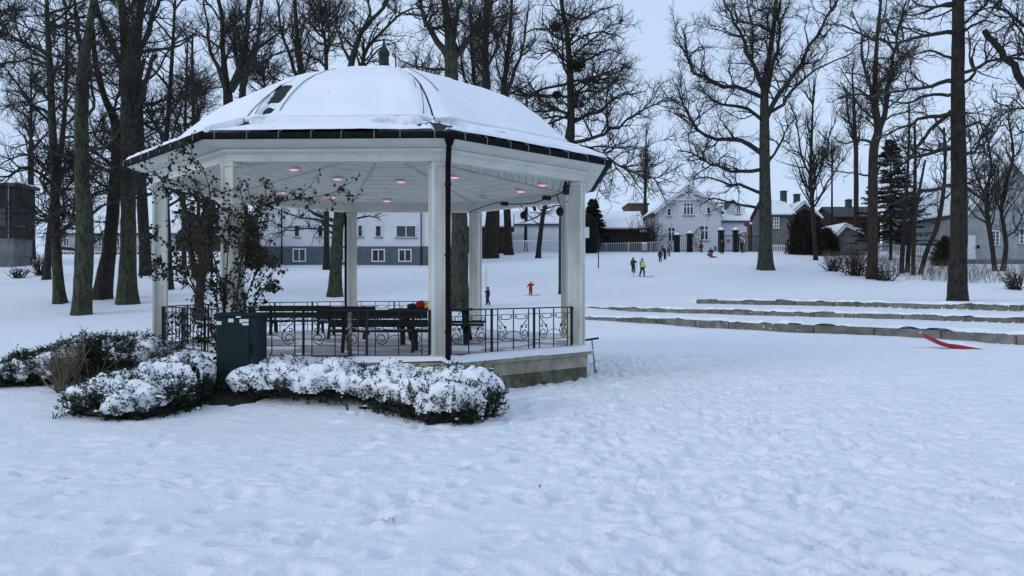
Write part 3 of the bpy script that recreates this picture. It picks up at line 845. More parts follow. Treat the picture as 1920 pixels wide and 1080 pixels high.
def build_gazebo_contents():
    # cable with lamp units under the right hand beams
    def yb(px):  # along the back right beam
        return np.interp(px, [880, 1068], [21.1, 15.9])
    path = [(878, 398), (905, 388), (930, 380), (962, 383), (1000, 381), (1028, 372), (1050, 363), (1064, 352)]
    root = empty("cable", PX(970, 383, yb(970)), "black cable with two box units strung below the right ceiling of the gazebo", "cable")
    mb = MB(); mb.tube([PX(x, y, yb(x)) for x, y in path], 0.014, 5); mb.build("cord", M['black_iron'], root)
    for (x, y) in ((946, 382), (1025, 371)):
        p = PX(x, y, yb(x)); mb = MB(); mb.box(p, (0.20, 0.09, 0.10), 0.6, bev=0.01); mb.build("box_unit", M['black_iron'], root)
    mb = MB(); mb.tube([PX(x, y, yb(x)) for x, y in ((975, 384), (982, 392), (984, 399))], 0.012, 5)
    mb.tube([PX(x, y, yb(x)) for x, y in ((1044, 366), (1048, 378), (1051, 388))], 0.012, 5); mb.build("cord", M['black_iron'], root)
    for (x, y, lab) in ((982, 404, "round black lamp hanging from the cable nearer the back post"), (1050, 397, "round black lamp hanging beside the right front post")):
        p = PX(x, y, yb(x)); mb = MB()
        mb.lathe([(0.02, 0.10), (0.05, 0.09), (0.085, 0.04), (0.088, -0.02), (0.06, -0.075), (0.03, -0.09)][::-1], p, 12)
        o = mb.build("hanging_lamp", M['black_iron'], None, smooth=True); tag(o, lab, "lamp", "round lamps hanging in the gazebo")
    p = PX(1064, 353, GP[2].y - 0.1)
    root = empty("spotlight", p, "black spotlight clamped at the top of the right front post", "spotlight")
    mb = MB(); mb.box(p + Vector((-0.03, 0, -0.03)), (0.11, 0.12, 0.20), 0.3, bev=0.02); mb.build("lamp_body", M['black_iron'], root)
    mb = MB(); mb.box(p + Vector((0.04, 0.02, 0.10)), (0.03, 0.05, 0.14)); mb.box(p + Vector((-0.04, 0, 0.10)), (0.06, 0.07, 0.07), bev=0.01); mb.build("bracket", M['black_iron'], root)

    def bench(cx, cy, w, lab, rz=0.0):
        r = empty("park_bench", (cx, cy, DECK), lab, "bench", "dark benches in the gazebo", rz)
        def loc(mb, nm, m=M['wood_dark']): return mb.build(nm, m, r, local=True)
        for z, dy in ((0.56, -0.24), (0.725, -0.27)):
            loc(MB().box((0, dy, z), (w, 0.03, 0.145), bev=0.006), "back_slat")
        for dy in (-0.12, 0.0, 0.12, 0.24):
            loc(MB().box((0, dy, 0.40), (w, 0.095, 0.035), bev=0.006), "seat_slat")
        for s in (-1, 1):
            x = s * (w / 2 - 0.28)
            mb = MB(); mb.beam((x, -0.28, 0.80), (x, -0.17, 0.36), 0.06, 0.05); mb.beam((x, -0.17, 0.38), (x, -0.30, 0.0), 0.06, 0.06)
            mb.beam((x, 0.2, 0.38), (x, 0.27, 0.0), 0.06, 0.06); mb.beam((x, -0.2, 0.36), (x, 0.27, 0.36), 0.06, 0.05)
            loc(mb, "leg")
        # snow left on the seat
        xs = np.linspace(-w / 2, w / 2, 50); ys = np.linspace(-0.14, 0.28, 14)
        X, Y = np.meshgrid(xs, ys, indexing='ij')
        t = np.clip(fbm(X * 3 + cx, Y * 5 + cy, 33, 3) - 0.42, 0, 1) * 0.16
        V, Q = grid_mesh(np.stack([X, Y, np.full_like(X, 0.418)], -1), t, np.array([0, 0, 1.0]))
        link("seat_snow", np_mesh("seat_snow", V, Q, M['snow_soft']), r)
    Yb = 14.75
    bench((713 - 960) / F * Yb, Yb, 183 / F * Yb, "dark wooden bench nearest the front railing, back towards the viewer")
    Yc = 19.3
    bench((557 - 960) / F * Yc, Yc, 129 / F * Yc, "left dark wooden bench near the back railing behind the green cabinet")
    Yd = 18.6
    bench((654 - 960) / F * Yd, Yd, 108 / F * Yd, "dark wooden bench half hidden behind the nearest bench and grey post")
    # picnic table
    Yt = 17.2
    cx = (812 - 960) / F * Yt
    r = empty("picnic_table", (cx, Yt, DECK), "dark wooden picnic table with attached seat planks and splayed legs in gazebo", "picnic table")
    def loc(mb, nm, m=M['wood_dark']): return mb.build(nm, m, r, local=True)
    for dy in (-0.3, -0.1, 0.1, 0.3): loc(MB().box((-0.03, dy, 0.755), (1.85, 0.18, 0.04), bev=0.006), "top_plank")
    for dy in (-0.82, -0.62, 0.62, 0.82): loc(MB().box((0.16, dy, 0.44), (2.05, 0.18, 0.04), bev=0.006), "seat_plank")
    for x in (-0.66, 0.72):
        loc(MB().beam((x, -0.26, 0.73), (x + 0.08, -0.75, 0), 0.11, 0.06).beam((x, 0.26, 0.73), (x + 0.08, 0.75, 0), 0.11, 0.06), "leg")
        loc(MB().beam((x, -0.9, 0.40), (x, 0.9, 0.40), 0.06, 0.09), "cross_bar")
    # the red and yellow bundle lying on it
    p = PX(790, 577, Yt - 0.1)
    r = empty("clothes_bundle", (p.x, p.y, DECK + 0.775), "red and yellow bundle of clothes lying on the picnic table", "bundle")
    def lump(c, s, m, nm, seed):
        bm = bmesh.new(); bmesh.ops.create_icosphere(bm, subdivisions=3, radius=1)
        rr = random.Random(seed)
        for v in bm.verts:
            n = float(fbm(np.array([v.co.x * 1.6 + seed]), np.array([v.co.y * 1.6 + v.co.z * 1.9]), seed, 3)[0])
            v.co *= 0.7 + 0.6 * n
            v.co = Vector((v.co.x * s[0] + c[0], v.co.y * s[1] + c[1], max(v.co.z * s[2] + c[2], 0.003)))
        me = bpy.data.meshes.new(nm); bm.to_mesh(me); bm.free(); me.materials.append(m)
        me.polygons.foreach_set("use_smooth", [True] * len(me.polygons)); return link(nm, me, r)
    lump((-0.03, 0, 0.08), (0.12, 0.11, 0.12), C['red'], "red_garment", 3)
    lump((0.17, 0.02, 0.06), (0.13, 0.12, 0.08), C['yellow'], "yellow_garment", 5)
    lump((-0.20, 0, 0.05), (0.12, 0.1, 0.06), C['dark'], "dark_garment", 7)
    # grey post standing on the deck by the front railing
    Yp = 13.75
    b = (656 - 960) / F * Yp
    r = empty("steel_post", (b, Yp, DECK), "short grey steel post standing behind the front railing", "post")
    MB().tube([(0, 0, 0.02), (0, 0, 0.80)], 0.038, 10).build("pole", M['steel'], r, smooth=True, local=True)
    MB().box((0, 0, 0.012), (0.16, 0.16, 0.02)).build("base_plate", M['steel'], r, local=True)
build_gazebo_contents()

def build_cabinet():
    Y = 11.75
    p = PX(445, 700, Y)
    zb = Gs(p.x, Y) - 0.12
    zt = CZ + (540 - 588) / F * Y
    w = 82 / F * Y
    r = empty("utility_cabinet", (p.x, Y + 0.2, zb), "dark green utility cabinet with white stickers beside the climbing rose", "utility cabinet")
    h = zt - zb
    MB().box((0, 0, h / 2), (w * 0.97, 0.42, h - 0.01), bev=0.015).build("body", M['cabinet'], r, local=True)
    MB().box((0, 0, h - 0.02), (w * 1.05, 0.48, 0.055), bev=0.012).build("lid", M['cabinet'], r, local=True)
    MB().box((-0.06, -0.216, h * 0.56), (w * 0.74, 0.014, h * 0.76), bev=0.005).build("door", M['cabinet'], r, local=True)
    MB().box((0.30 * w, -0.228, h * 0.60), (0.035, 0.03, 0.16), bev=0.006).build("handle", M['gutter'], r, local=True)
    for (x, z, sx, sz) in ((-0.275, 0.145, 0.075, 0.055), (-0.09, 0.105, 0.078, 0.055), (0.115, 0.115, 0.14, 0.06), (0.135, 0.155, 0.10, 0.05), (0.03, 0.052, 0.075, 0.022)):
        MB().box((x, -0.2265 - (0.012 if z < 0.06 else 0), h - z), (sx, 0.006, sz)).build("sticker", M['sticker'], r, local=True)
    # bare dark earth heaped round its foot
    n = 30
    xs = np.linspace(-0.9, 0.9, n); ys = np.linspace(-0.75, 0.8, n)
    X, Yy = np.meshgrid(xs, ys, indexing='ij')
    gz = G(X + p.x, Yy + Y + 0.2)
    t = 0.10 * np.exp(-((X / 0.55) ** 2 + (Yy / 0.5) ** 2) ** 2) + (fbm(X * 4, Yy * 4, 2, 3) - 0.55) * 0.05
    V, Q = grid_mesh(np.stack([X + p.x, Yy + Y + 0.2, gz], -1), np.clip(t, 0, 1), np.array([0, 0, 1.0]))
    o = link("bare_earth", np_mesh("bare_earth", V, Q, M['soil'])); tag(o, "bare dark earth around the foot of the green cabinet", "earth", kind="structure")
build_cabinet()
# ------------------------------------------------------------------ bare trees
def catmull(P, n):
    P = np.asarray(P, float); k = len(P)
    t = np.linspace(0, k - 1, n); i = np.clip(t.astype(int), 0, k - 2); f = (t - i)[:, None]
    p0 = P[np.maximum(i - 1, 0)]; p1 = P[i]; p2 = P[i + 1]; p3 = P[np.minimum(i + 2, k - 1)]
    return 0.5 * (2 * p1 + (p2 - p0) * f + (2 * p0 - 5 * p1 + 4 * p2 - p3) * f ** 2 + (-p0 + 3 * p1 - 3 * p2 + p3) * f ** 3)

def nrm(a): return a / np.maximum(np.linalg.norm(a, axis=-1, keepdims=True), 1e-9)

def sprout(rng, P, R, dens, t0, t1, ll, lmin, lmax, ang, k, wig, up, rtip=0.006, rr=0.03, out=None):
    n = P.shape[1]
    L = np.linalg.norm(np.diff(P, axis=1), axis=2).sum(1)
    cnt = rng.poisson(np.maximum(dens * L, 0.01))
    pi = np.repeat(np.arange(len(P)), cnt); m = len(pi)
    t = t0 + (t1 - t0) * rng.random(m)
    f = t * (n - 1); i = np.clip(f.astype(int), 0, n - 2); w = (f - i)[:, None]
    S = P[pi, i] * (1 - w) + P[pi, i + 1] * w
    T = nrm(P[pi, i + 1] - P[pi, i])
    r = R[pi, i] * (1 - w[:, 0]) + R[pi, i + 1] * w[:, 0]
    v = rng.normal(size=(m, 3)); v[:, 2] += 0.25
    v = nrm(v - (v * T).sum(1, keepdims=True) * T)
    a = np.radians(rng.uniform(ang[0], ang[1], m))[:, None]
    D = np.cos(a) * T + np.sin(a) * v
    ln = np.clip(L[pi] * ll * (1.2 - 0.75 * t) * rng.uniform(0.55, 1.25, m), lmin, lmax)
    r0 = np.minimum(r * 0.7, ln * rr)
    pts = [S]
    for j in range(1, k):
        D = nrm(D + wig * rng.normal(size=(m, 3)) + np.array([0, 0, up]))
        pts.append(pts[-1] + D * (ln / (k - 1))[:, None])
    s = np.linspace(0, 1, k)
    return np.stack(pts, 1), r0[:, None] * (1 - s) ** 0.9 + rtip

def tubes(P, R, sides, rng):
    m, k, _ = P.shape
    T = np.gradient(P, axis=1); T = nrm(T)
    ref = nrm(rng.normal(size=(m, 1, 3)))
    # one steady reference per branch, kept away from the branch's own line
    mean = nrm(P[:, -1] - P[:, 0])[:, None]
    ref = nrm(ref - (ref * mean).sum(-1, keepdims=True) * mean)
    A = nrm(ref - (ref * T).sum(-1, keepdims=True) * T); B = np.cross(T, A)
    q = np.arange(sides) * 2 * np.pi / sides
    V = P[:, :, None] + R[:, :, None, None] * (A[:, :, None] * np.cos(q)[None, None, :, None] + B[:, :, None] * np.sin(q)[None, None, :, None])
    idx = np.arange(m * k * sides).reshape(m, k, sides)
    nx = np.roll(idx, -1, axis=2)
    Q = np.stack([idx[:, :-1], nx[:, :-1], nx[:, 1:], idx[:, 1:]], -1).reshape(-1, 4)
    return V.reshape(-1, 3), Q

def join(parts):
    Vs, Qs, b = [], [], 0
    for V, Q in parts:
        Vs.append(V); Qs.append(Q + b); b += len(V)
    return np.concatenate(Vs), np.concatenate(Qs)

def trunk_mesh(P, R, seed, sides=14, flare=True):
    """knotty trunk with buttressed foot"""
    n = 46
    c = catmull(P, n); r = np.interp(np.linspace(0, 1, n), np.linspace(0, 1, len(R)), R)
    rng = np.random.default_rng(seed)
    d = np.concatenate([[0], np.cumsum(np.linalg.norm(np.diff(c, axis=0), axis=1))])
    q = np.arange(sides) * 2 * np.pi / sides
    ph = rng.random(3) * 6
    lob = 1 + 0.05 * np.sin(3 * q[None] + d[:, None] * 0.3 + ph[0]) + 0.04 * np.sin(5 * q[None] - d[:, None] * 0.5 + ph[1])
    lob = lob * (1 + 0.09 * (fbm(q[None] * 1.3 + 0 * d[:, None], d[:, None] * 1.6 + 0 * q[None], seed % 50 + 100, 3) - 0.5) * 2)
    if flare:
        fl = np.exp(-d / (2.2 * r[0] + 0.1))
        lob = lob + fl[:, None] * (0.34 + 0.42 * np.maximum(0, np.sin(4 * q[None] + ph[2])))
    T = nrm(np.gradient(c, axis=0))
    A = nrm(np.cross(T, np.array([0, 1.0, 0.01]))); B = np.cross(T, A)
    rad = r[:, None] * lob
    V = c[:, None] + rad[..., None] * (A[:, None] * np.cos(q)[None, :, None] + B[:, None] * np.sin(q)[None, :, None])
    idx = np.arange(n * sides).reshape(n, sides); nx = np.roll(idx, -1, 1)
    Q = np.stack([idx[:-1], nx[:-1], nx[1:], idx[1:]], -1).reshape(-1, 4)
    tri = [(idx[-1][0], idx[-1][j], idx[-1][j + 1]) for j in range(1, sides - 1)]
    return V.reshape(-1, 3), Q, tri, c, r

def tree(name, label, cat, group, trunk, Y=None, limbs=(), bark='bark_dark', limbmat='limb', seed=1, auto=(0.9, 0.35, 1.0), alen=(2.0, 6.5), aang=(40, 80),
         wig=0.22, up=0.05, d2=1.5, d3=2.4, d4=3.2, twigs=True, l2=0.5, stub=(), rt=0.0075, dk=2):
    """trunk: (px, py, width in photo pixels) from the foot upwards, at the distance where the foot meets the snow"""
    rng = np.random.default_rng(seed)
    if Y is None: Y = YG(trunk[0][0], trunk[0][1])
    k = Y / F
    foot = PX(trunk[0][0], trunk[0][1], Y)
    root = empty(name, foot, label, cat, group)
    off = np.array(foot)
    dY = rng.normal(0, 0.5, 3)
    P = [np.array(PX(x, y, Y + (0 if i == 0 else 0.02 * (trunk[0][1] - y) * k * dY[0]))) for i, (x, y, w) in enumerate(trunk)]
    P[0][2] -= 0.25
    R = [w * k / 2 * 0.9 for x, y, w in trunk]
    R[0] = R[0] / 1.25 if len(R) > 1 and R[0] > R[1] * 1.1 else R[0]
    V, Q, tri, tc_, tr_ = trunk_mesh(P, R, seed)
    link("trunk", np_mesh("trunk", V - off, Q, M[bark], tris=tri), root)
    LP, LR = [], []
    NL = 12
    for li, lb in enumerate(limbs):
        w0 = lb[0]; pts = lb[1:]
        sl = rng.uniform(-0.55, 0.55)
        cum = np.concatenate([[0], np.cumsum([math.dist(pts[i], pts[i + 1]) for i in range(len(pts) - 1)])]) * k
        W = [np.array(PX(x, y, Y + sl * c)) for (x, y), c in zip(pts, cum)]
        c = catmull(W, NL)
        c[1:-1] += rng.normal(0, 0.014, (NL - 2, 3)) * max(cum[-1], 1) * 0.7
        s = np.linspace(0, 1, NL)
        r = (w0 * k / 2) * (1 - s * (0.35 if li in stub else 0.85)) + 0.012
        LP.append(c); LR.append(r)
        v, q = tubes(c[None], r[None], 8, rng)
        link("limb", np_mesh("limb", v - off, q, M[limbmat]), root)
    # trunk as a parent line for the limbs that the photo does not single out
    tp = catmull(tc_, NL)[None]; trr = np.interp(np.linspace(0, 1, NL), np.linspace(0, 1, len(tr_)), tr_)[None]
    A, AR = sprout(rng, tp, trr, auto[0], auto[1], auto[2], 0.35, alen[0], alen[1], aang, NL, wig * 0.8, up, rt, 0.0175)
    parts = []
    if len(A): parts.append(tubes(A, AR, 6, rng))
    if LP:
        keep = [i for i in range(len(LP)) if i not in stub]
        if keep:
            A = np.concatenate([A, np.stack([LP[i] for i in keep])]); AR = np.concatenate([AR, np.stack([LR[i] for i in keep])])
    B, BR = sprout(rng, A, AR, d2, 0.12, 0.98, l2, 0.8, 4.2, (28, 65), 9, wig * 1.1, up, rt, 0.0185)
    parts.append(tubes(B, BR, 3, rng))
    link("branches", np_mesh("branches", join(parts)[0] - off, join(parts)[1], M['limb']), root)["kind"] = "stuff"
    if twigs:
        Cc, CR = sprout(rng, B, BR, d3, 0.1, 1.0, 0.5, 0.4, 1.7, (25, 65), 5, wig, up, rt * 0.8, 0.0145)
        E, ER = sprout(rng, A, AR, d3 * 0.6, 0.2, 1.0, 0.2, 0.4, 1.5, (25, 70), 5, wig, up, rt * 0.8, 0.0145)
        Cc = np.concatenate([Cc, E]); CR = np.concatenate([CR, ER])
        D, DR = sprout(rng, Cc, CR, d4, 0.1, 1.0, 0.55, 0.2, 0.8, (20, 60), dk, wig * 0.9, up, rt * 0.62, 0.012)
        V, Q = join([tubes(Cc, CR, 3, rng), tubes(D, DR, 3, rng)])
        o = link("twigs", np_mesh("twigs", V - off, Q, M['twig']), root)
        o["kind"] = "stuff"
    return root

G_W = "bare trees in the park"
T_oak = tree("oak_tree", "large bare oak with a wide gnarled crown standing right of the park gate", "tree", G_W,
    [(1436, 506, 27), (1435, 470, 25), (1434, 350, 23), (1434, 225, 19), (1434, 165, 16), (1440, 120, 12), (1449, 60, 10), (1455, 0, 8), (1460, -90, 4)],
    limbs=[(9, (1430, 165), (1418, 130), (1399, 91), (1380, 48), (1363, 14), (1350, -40)),
           (8, (1428, 182), (1384, 166), (1346, 156), (1312, 140), (1293, 116), (1288, 91), (1278, 50)),
           (7, (1428, 224), (1394, 202), (1356, 197), (1330, 180), (1308, 158)),
           (9, (1426, 286), (1389, 262), (1351, 260), (1317, 250), (1293, 226), (1281, 193), (1266, 155)),
           (7, (1426, 318), (1384, 322), (1355, 315), (1327, 303), (1300, 287), (1270, 282)),
           (6, (1426, 362), (1389, 347), (1360, 344), (1322, 332), (1290, 340)),
           (6, (1427, 388), (1399, 385), (1370, 378), (1336, 371), (1312, 386)),
           (10, (1438, 220), (1457, 178), (1481, 149), (1510, 101), (1538, 53), (1572, 0), (1590, -40)),
           (7, (1442, 212), (1471, 193), (1495, 164), (1524, 135), (1558, 116), (1600, 100)),
           (8, (1440, 165), (1452, 116), (1461, 72), (1459, 29), (1470, -30)),
           (6, (1438, 200), (1425, 150), (1408, 110), (1412, 60), (1400, 10), (1405, -40)),
           (5, (1440, 305), (1462, 270), (1476, 240), (1500, 215))],
    bark='bark_grey', seed=21, l2=0.55, auto=(0.25, 0.45, 0.95), alen=(2.5, 6), wig=0.30, up=0.04, d2=1.6, d3=2.8, d4=3.4, dk=3)
T_fork = tree("park_tree", "bare tree forking high into two stems, between the oak and the tall straight tree", "tree", G_W,
    [(1635, 523, 24), (1636, 480, 20), (1637, 380, 19), (1638, 280, 18), (1646, 245, 17), (1640, 190, 12), (1642, 120, 9), (1646, 60, 7), (1652, 0, 5), (1655, -70, 3)],
    limbs=[(10, (1648, 246), (1660, 185), (1670, 140), (1677, 90), (1690, 50), (1700, 0)),
           (7, (1641, 195), (1626, 150), (1613, 100), (1612, 60), (1598, 20)),
           (5, (1676, 95), (1655, 72), (1625, 75), (1590, 95)),
           (5, (1637, 270), (1610, 262), (1585, 270), (1560, 255)),
           (4, (1640, 330), (1660, 300), (1690, 290)), (4, (1636, 330), (1600, 325), (1560, 320)),
           (4, (1650, 180), (1600, 178), (1570, 185))],
    bark='bark_brown', seed=22, auto=(0.6, 0.42, 0.98), alen=(2, 5.5), wig=0.28, d2=1.7, d3=3.0, d4=3.6)
T_tall = tree("park_tree", "tall straight dark trunk with long level branches, nearest tree behind the seating walls", "tree", G_W,
    [(1796, 564, 40), (1796, 530, 34), (1797, 450, 32), (1797, 350, 30), (1796, 250, 28), (1796, 150, 25), (1797, 60, 23), (1797, 0, 22), (1798, -120, 15)],
    limbs=[(8, (1786, 61), (1731, 67), (1684, 78), (1640, 73)), (8, (1786, 152), (1736, 161), (1690, 171), (1620, 184)),
           (6, (1786, 176), (1741, 179), (1700, 192), (1665, 188)), (8, (1784, 214), (1736, 220), (1695, 239), (1640, 262)),
           (8, (1784, 208), (1747, 241), (1716, 282), (1690, 311)), (8, (1784, 278), (1736, 290), (1695, 306), (1655, 335)),
           (7, (1784, 347), (1736, 358), (1700, 373), (1645, 390)), (6, (1806, 156), (1827, 138), (1824, 104), (1840, 70)),
           (6, (1808, 348), (1840, 371), (1852, 358), (1880, 350)), (6, (1789, 4), (1757, 13), (1715, 28), (1680, 22)),
           (5, (1786, 110), (1740, 95), (1700, 110)), (5, (1806, 60), (1840, 40), (1870, 45)), (5, (1806, 240), (1835, 230), (1860, 250))],
    bark='bark_dark', limbmat='limb_snowy', seed=23, auto=(0.6, 0.28, 0.98), alen=(2.0, 6), aang=(65, 100), wig=0.26, up=0.0, d2=1.9, d3=2.8, d4=3.2, stub=())
T_right = tree("park_tree", "bare tree beyond the right picture edge reaching in with a thick sawn limb", "tree", G_W,
    [(2010, 575, 40), (2008, 450, 34), (2004, 300, 30), (1996, 180, 26), (1985, 60, 20), (1970, -40, 13)], Y=38,
    limbs=[(15, (1992, 235), (1950, 190), (1918, 150), (1892, 114), (1866, 83), (1846, 57)),
           (8, (1990, 120), (1950, 70), (1910, 40), (1870, 10), (1840, -10)), (7, (1992, 170), (1960, 130), (1925, 100), (1880, 110), (1850, 130)),
           (7, (1985, 60), (1940, 10), (1900, -30)), (6, (1994, 205), (1950, 195), (1905, 205), (1865, 190)), (6, (1990, 140), (1945, 110), (1915, 60), (1890, 20)), (5, (1995, 230), (1940, 240), (1900, 255))],
    bark='bark_dark', seed=24, auto=(1.0, 0.5, 1.0), alen=(2, 6), wig=0.26, d2=2.1, d3=2.9, d4=3.2, stub=(0,))
T_vase = tree("slender_tree", "slender bare tree with upswept branches just right of the oak", "tree", G_W,
    [(1530, 488, 10), (1527, 440, 9), (1523, 380, 8), (1520, 330, 7), (1522, 250, 5), (1526, 160, 2)],
    limbs=[(4, (1522, 370), (1545, 300), (1560, 240), (1580, 190)), (4, (1522, 345), (1500, 280), (1490, 220), (1480, 190)), (4, (1524, 390), (1550, 345), (1580, 300), (1600, 270))],
    bark='bark_dark', seed=25, auto=(1.5, 0.3, 0.95), alen=(2.0, 5), aang=(20, 45), wig=0.12, up=0.10, d2=1.3, d3=1.6, d4=1.8, rt=0.006)
T_centre = tree("park_tree", "stout bare tree rising behind the gazebo dome and forking into four limbs", "tree", G_W,
    [(861, 582, 40), (861, 540, 36), (861, 470, 34), (860, 395, 33), (852, 260, 31), (847, 150, 29), (846, 105, 28), (842, 50, 17), (834, 0, 14), (829, -80, 9)],
    limbs=[(13, (838, 104), (813, 69), (796, 33), (788, 0), (778, -70)), (12, (850, 100), (853, 55), (862, 0), (866, -70)),
           (13, (854, 104), (885, 67), (910, 42), (924, 0), (934, -60)), (5, (846, 132), (800, 128), (760, 118), (735, 100)),
           (5, (898, 50), (940, 30), (975, 26)), (5, (800, 30), (760, 26), (720, 10)), (4, (795, 50), (820, 20), (850, -10))],
    bark='bark', seed=26, auto=(0.5, 0.6, 1.0), alen=(2, 5), wig=0.26, d2=1.9, d3=3.1, d4=3.6)
T_mid = tree("park_tree", "bare green grey tree seen through the gazebo in front of the white building", "tree", G_W,
    [(627, 556, 32), (630, 500, 23), (634, 430, 22), (637, 395, 22), (644, 300, 20), (652, 200, 17), (658, 125, 14), (668, 85, 11), (684, 50, 9), (722, 10, 7), (740, -40, 4)],
    limbs=[(7, (625, 414), (590, 399), (573, 391), (545, 380)), (5, (626, 425), (607, 419), (593, 412), (565, 407), (531, 398), (498, 385)),
           (4, (624, 437), (595, 428), (561, 430), (533, 431), (495, 445)), (6, (645, 414), (653, 401), (672, 385)),
           (9, (655, 160), (677, 119), (696, 78), (727, 50), (760, 20), (790, 18)), (6, (660, 118), (640, 80), (630, 40), (640, 0)), (5, (668, 85), (690, 30), (690, -20)),
           (4, (645, 420), (690, 405), (715, 412))],
    bark='bark', seed=27, auto=(0.7, 0.5, 1.0), alen=(2, 5), wig=0.28, d2=1.6, d3=2.2, d4=2.8)
T_nest = tree("park_tree", "bare dark tree with level branches and nests at the right end of the gazebo roof", "tree", G_W,
    [(1053, 551, 15), (1053, 500, 13), (1056, 400, 15), (1070, 260, 17), (1070, 190, 15), (1068, 130, 13), (1063, 60, 10), (1052, 0, 8), (1046, -70, 4)],
    limbs=[(7, (1072, 268), (1118, 257), (1153, 241), (1195, 210), (1250, 187)), (6, (1072, 230), (1118, 210), (1149, 190), (1172, 179), (1211, 171)),
           (5, (1075, 275), (1110, 280), (1149, 303), (1188, 323), (1222, 334), (1246, 373)), (5, (1064, 80), (1028, 58), (1005, 54), (970, 66)),
           (5, (1064, 28), (1094, 35), (1118, 23), (1160, 8)), (5, (1066, 156), (1017, 167), (985, 179), (950, 170)), (5, (1068, 215), (1020, 235), (985, 245)),
           (5, (1068, 130), (1105, 110), (1140, 95), (1165, 100)), (4, (1060, 90), (1090, 70), (1130, 60), (1165, 70)), (4, (1070, 180), (1110, 150), (1150, 130), (1180, 125)),
           (4, (1068, 120), (1040, 95), (1010, 100), (985, 85))],
    bark='bark_dark', seed=28, auto=(0.9, 0.42, 1.0), alen=(2.0, 5), aang=(55, 90), wig=0.26, up=0.03, d2=2.6, d3=3.0, d4=3.2, l2=0.55)
T_brown = tree("park_tree", "thick brown trunk behind the back right gazebo post near the slat fence", "tree", G_W,
    [(918, 484, 34), (922, 440, 30), (925, 400, 28), (918, 300, 22), (911, 165, 17), (910, 90, 13), (914, 30, 11), (916, -40, 7)],
    limbs=[(6, (911, 130), (935, 80), (945, 30), (950, -20)), (6, (910, 150), (885, 110), (870, 70))],
    bark='bark_brown', seed=29, auto=(0.9, 0.45, 1.0), alen=(2, 6), wig=0.2, up=0.07, d2=1.8, d3=2.2, d4=2.5)
T_b2 = tree("park_tree", "bare upright tree rising over the right shoulder of the dome", "tree", G_W,
    [(955, 478, 16), (950, 380, 15), (945, 260, 14), (943, 185, 13), (950, 120, 10), (956, 60, 8), (962, -40, 4)],
    limbs=[(8, (943, 190), (962, 140), (976, 100), (988, 50), (992, 0)), (5, (945, 180), (980, 165), (1010, 140)), (4, (946, 170), (930, 120), (935, 70))],
    bark='bark_dark', seed=30, auto=(0.75, 0.5, 1.0), alen=(2, 5), aang=(25, 55), wig=0.18, up=0.10, d2=1.8, d3=2.2, d4=2.5)
T_lean = tree("slender_tree", "slim leaning dark trunk by the slat fence right of the brown trunk", "tree", G_W,
    [(1008, 484, 13), (1012, 450, 10), (1017, 410, 9), (1022, 385, 9), (1032, 320, 7), (1036, 230, 5)],
    limbs=[(3, (1020, 395), (1000, 410), (975, 418)), (3, (1021, 392), (1045, 385), (1060, 392))], bark='bark_dark', seed=31, auto=(1.0, 0.3, 1.0), alen=(1.5, 3.5), d2=1.5, d3=2, d4=2)
# the stand of trunks on the left
T_l4 = tree("park_tree", "thick grey green trunk closest to the left end of the gazebo roof, with sawn stubs", "tree", G_W,
    [(240, 570, 46), (239, 530, 34), (240, 460, 30), (240, 400, 29), (240, 300, 29), (240, 200, 28), (238, 120, 27), (234, 70, 18), (228, 0, 14), (224, -80, 9)],
    limbs=[(13, (230, 128), (208, 75), (190, 35), (178, -10), (165, -60)), (12, (243, 115), (247, 60), (251, 0), (256, -70)),
           (11, (252, 235), (258, 195), (262, 150), (270, 112)), (10, (252, 215), (268, 172), (280, 132), (290, 104)),
           (6, (226, 300), (200, 270), (180, 240)), (5, (250, 270), (290, 250), (330, 240)), (5, (250, 160), (290, 140), (320, 90), (340, 60))],
    bark='bark', seed=32, auto=(0.8, 0.35, 1.0), alen=(2, 5.5), wig=0.25, d2=1.9, d3=3.2, d4=3.8, stub=(2, 3))
T_l3 = tree("park_tree", "dark brown trunk leaning right into the thick grey green trunk", "tree", G_W,
    [(188, 561, 38), (197, 510, 29), (205, 460, 26), (213, 380, 25), (220, 300, 24), (218, 235, 19), (199, 189, 13), (186, 147, 12), (177, 100, 10), (172, 30, 7)],
    limbs=[(5, (210, 210), (225, 170), (222, 130))], bark='bark_brown', seed=33, auto=(0.7, 0.45, 1.0), alen=(2, 5), wig=0.25, d2=1.6, d3=2.3, d4=2.6)
T_l2 = tree("park_tree", "mossy green trunk forking near the top, second trunk from the left edge", "tree", G_W,
    [(152, 590, 38), (156, 540, 34), (158, 470, 35), (158, 410, 33), (153, 330, 28), (153, 200, 26), (156, 130, 24), (166, 60, 15), (176, 0, 13), (182, -80, 8)],
    limbs=[(11, (153, 135), (150, 85), (144, 40), (138, 0), (130, -60)), (8, (148, 425), (128, 405), (110, 395), (60, 420), (10, 424)),
           (6, (166, 405), (190, 388), (215, 378), (235, 370)), (7, (148, 140), (122, 113), (101, 104), (60, 80)), (6, (146, 215), (115, 190), (95, 185), (40, 200)),
           (5, (165, 340), (190, 320), (215, 315)), (5, (146, 300), (110, 290), (70, 265), (20, 280))],
    bark='bark', limbmat='limb_snowy', seed=34, auto=(0.9, 0.3, 1.0), alen=(2, 6), wig=0.27, up=0.03, d2=1.9, d3=3.2, d4=3.8)
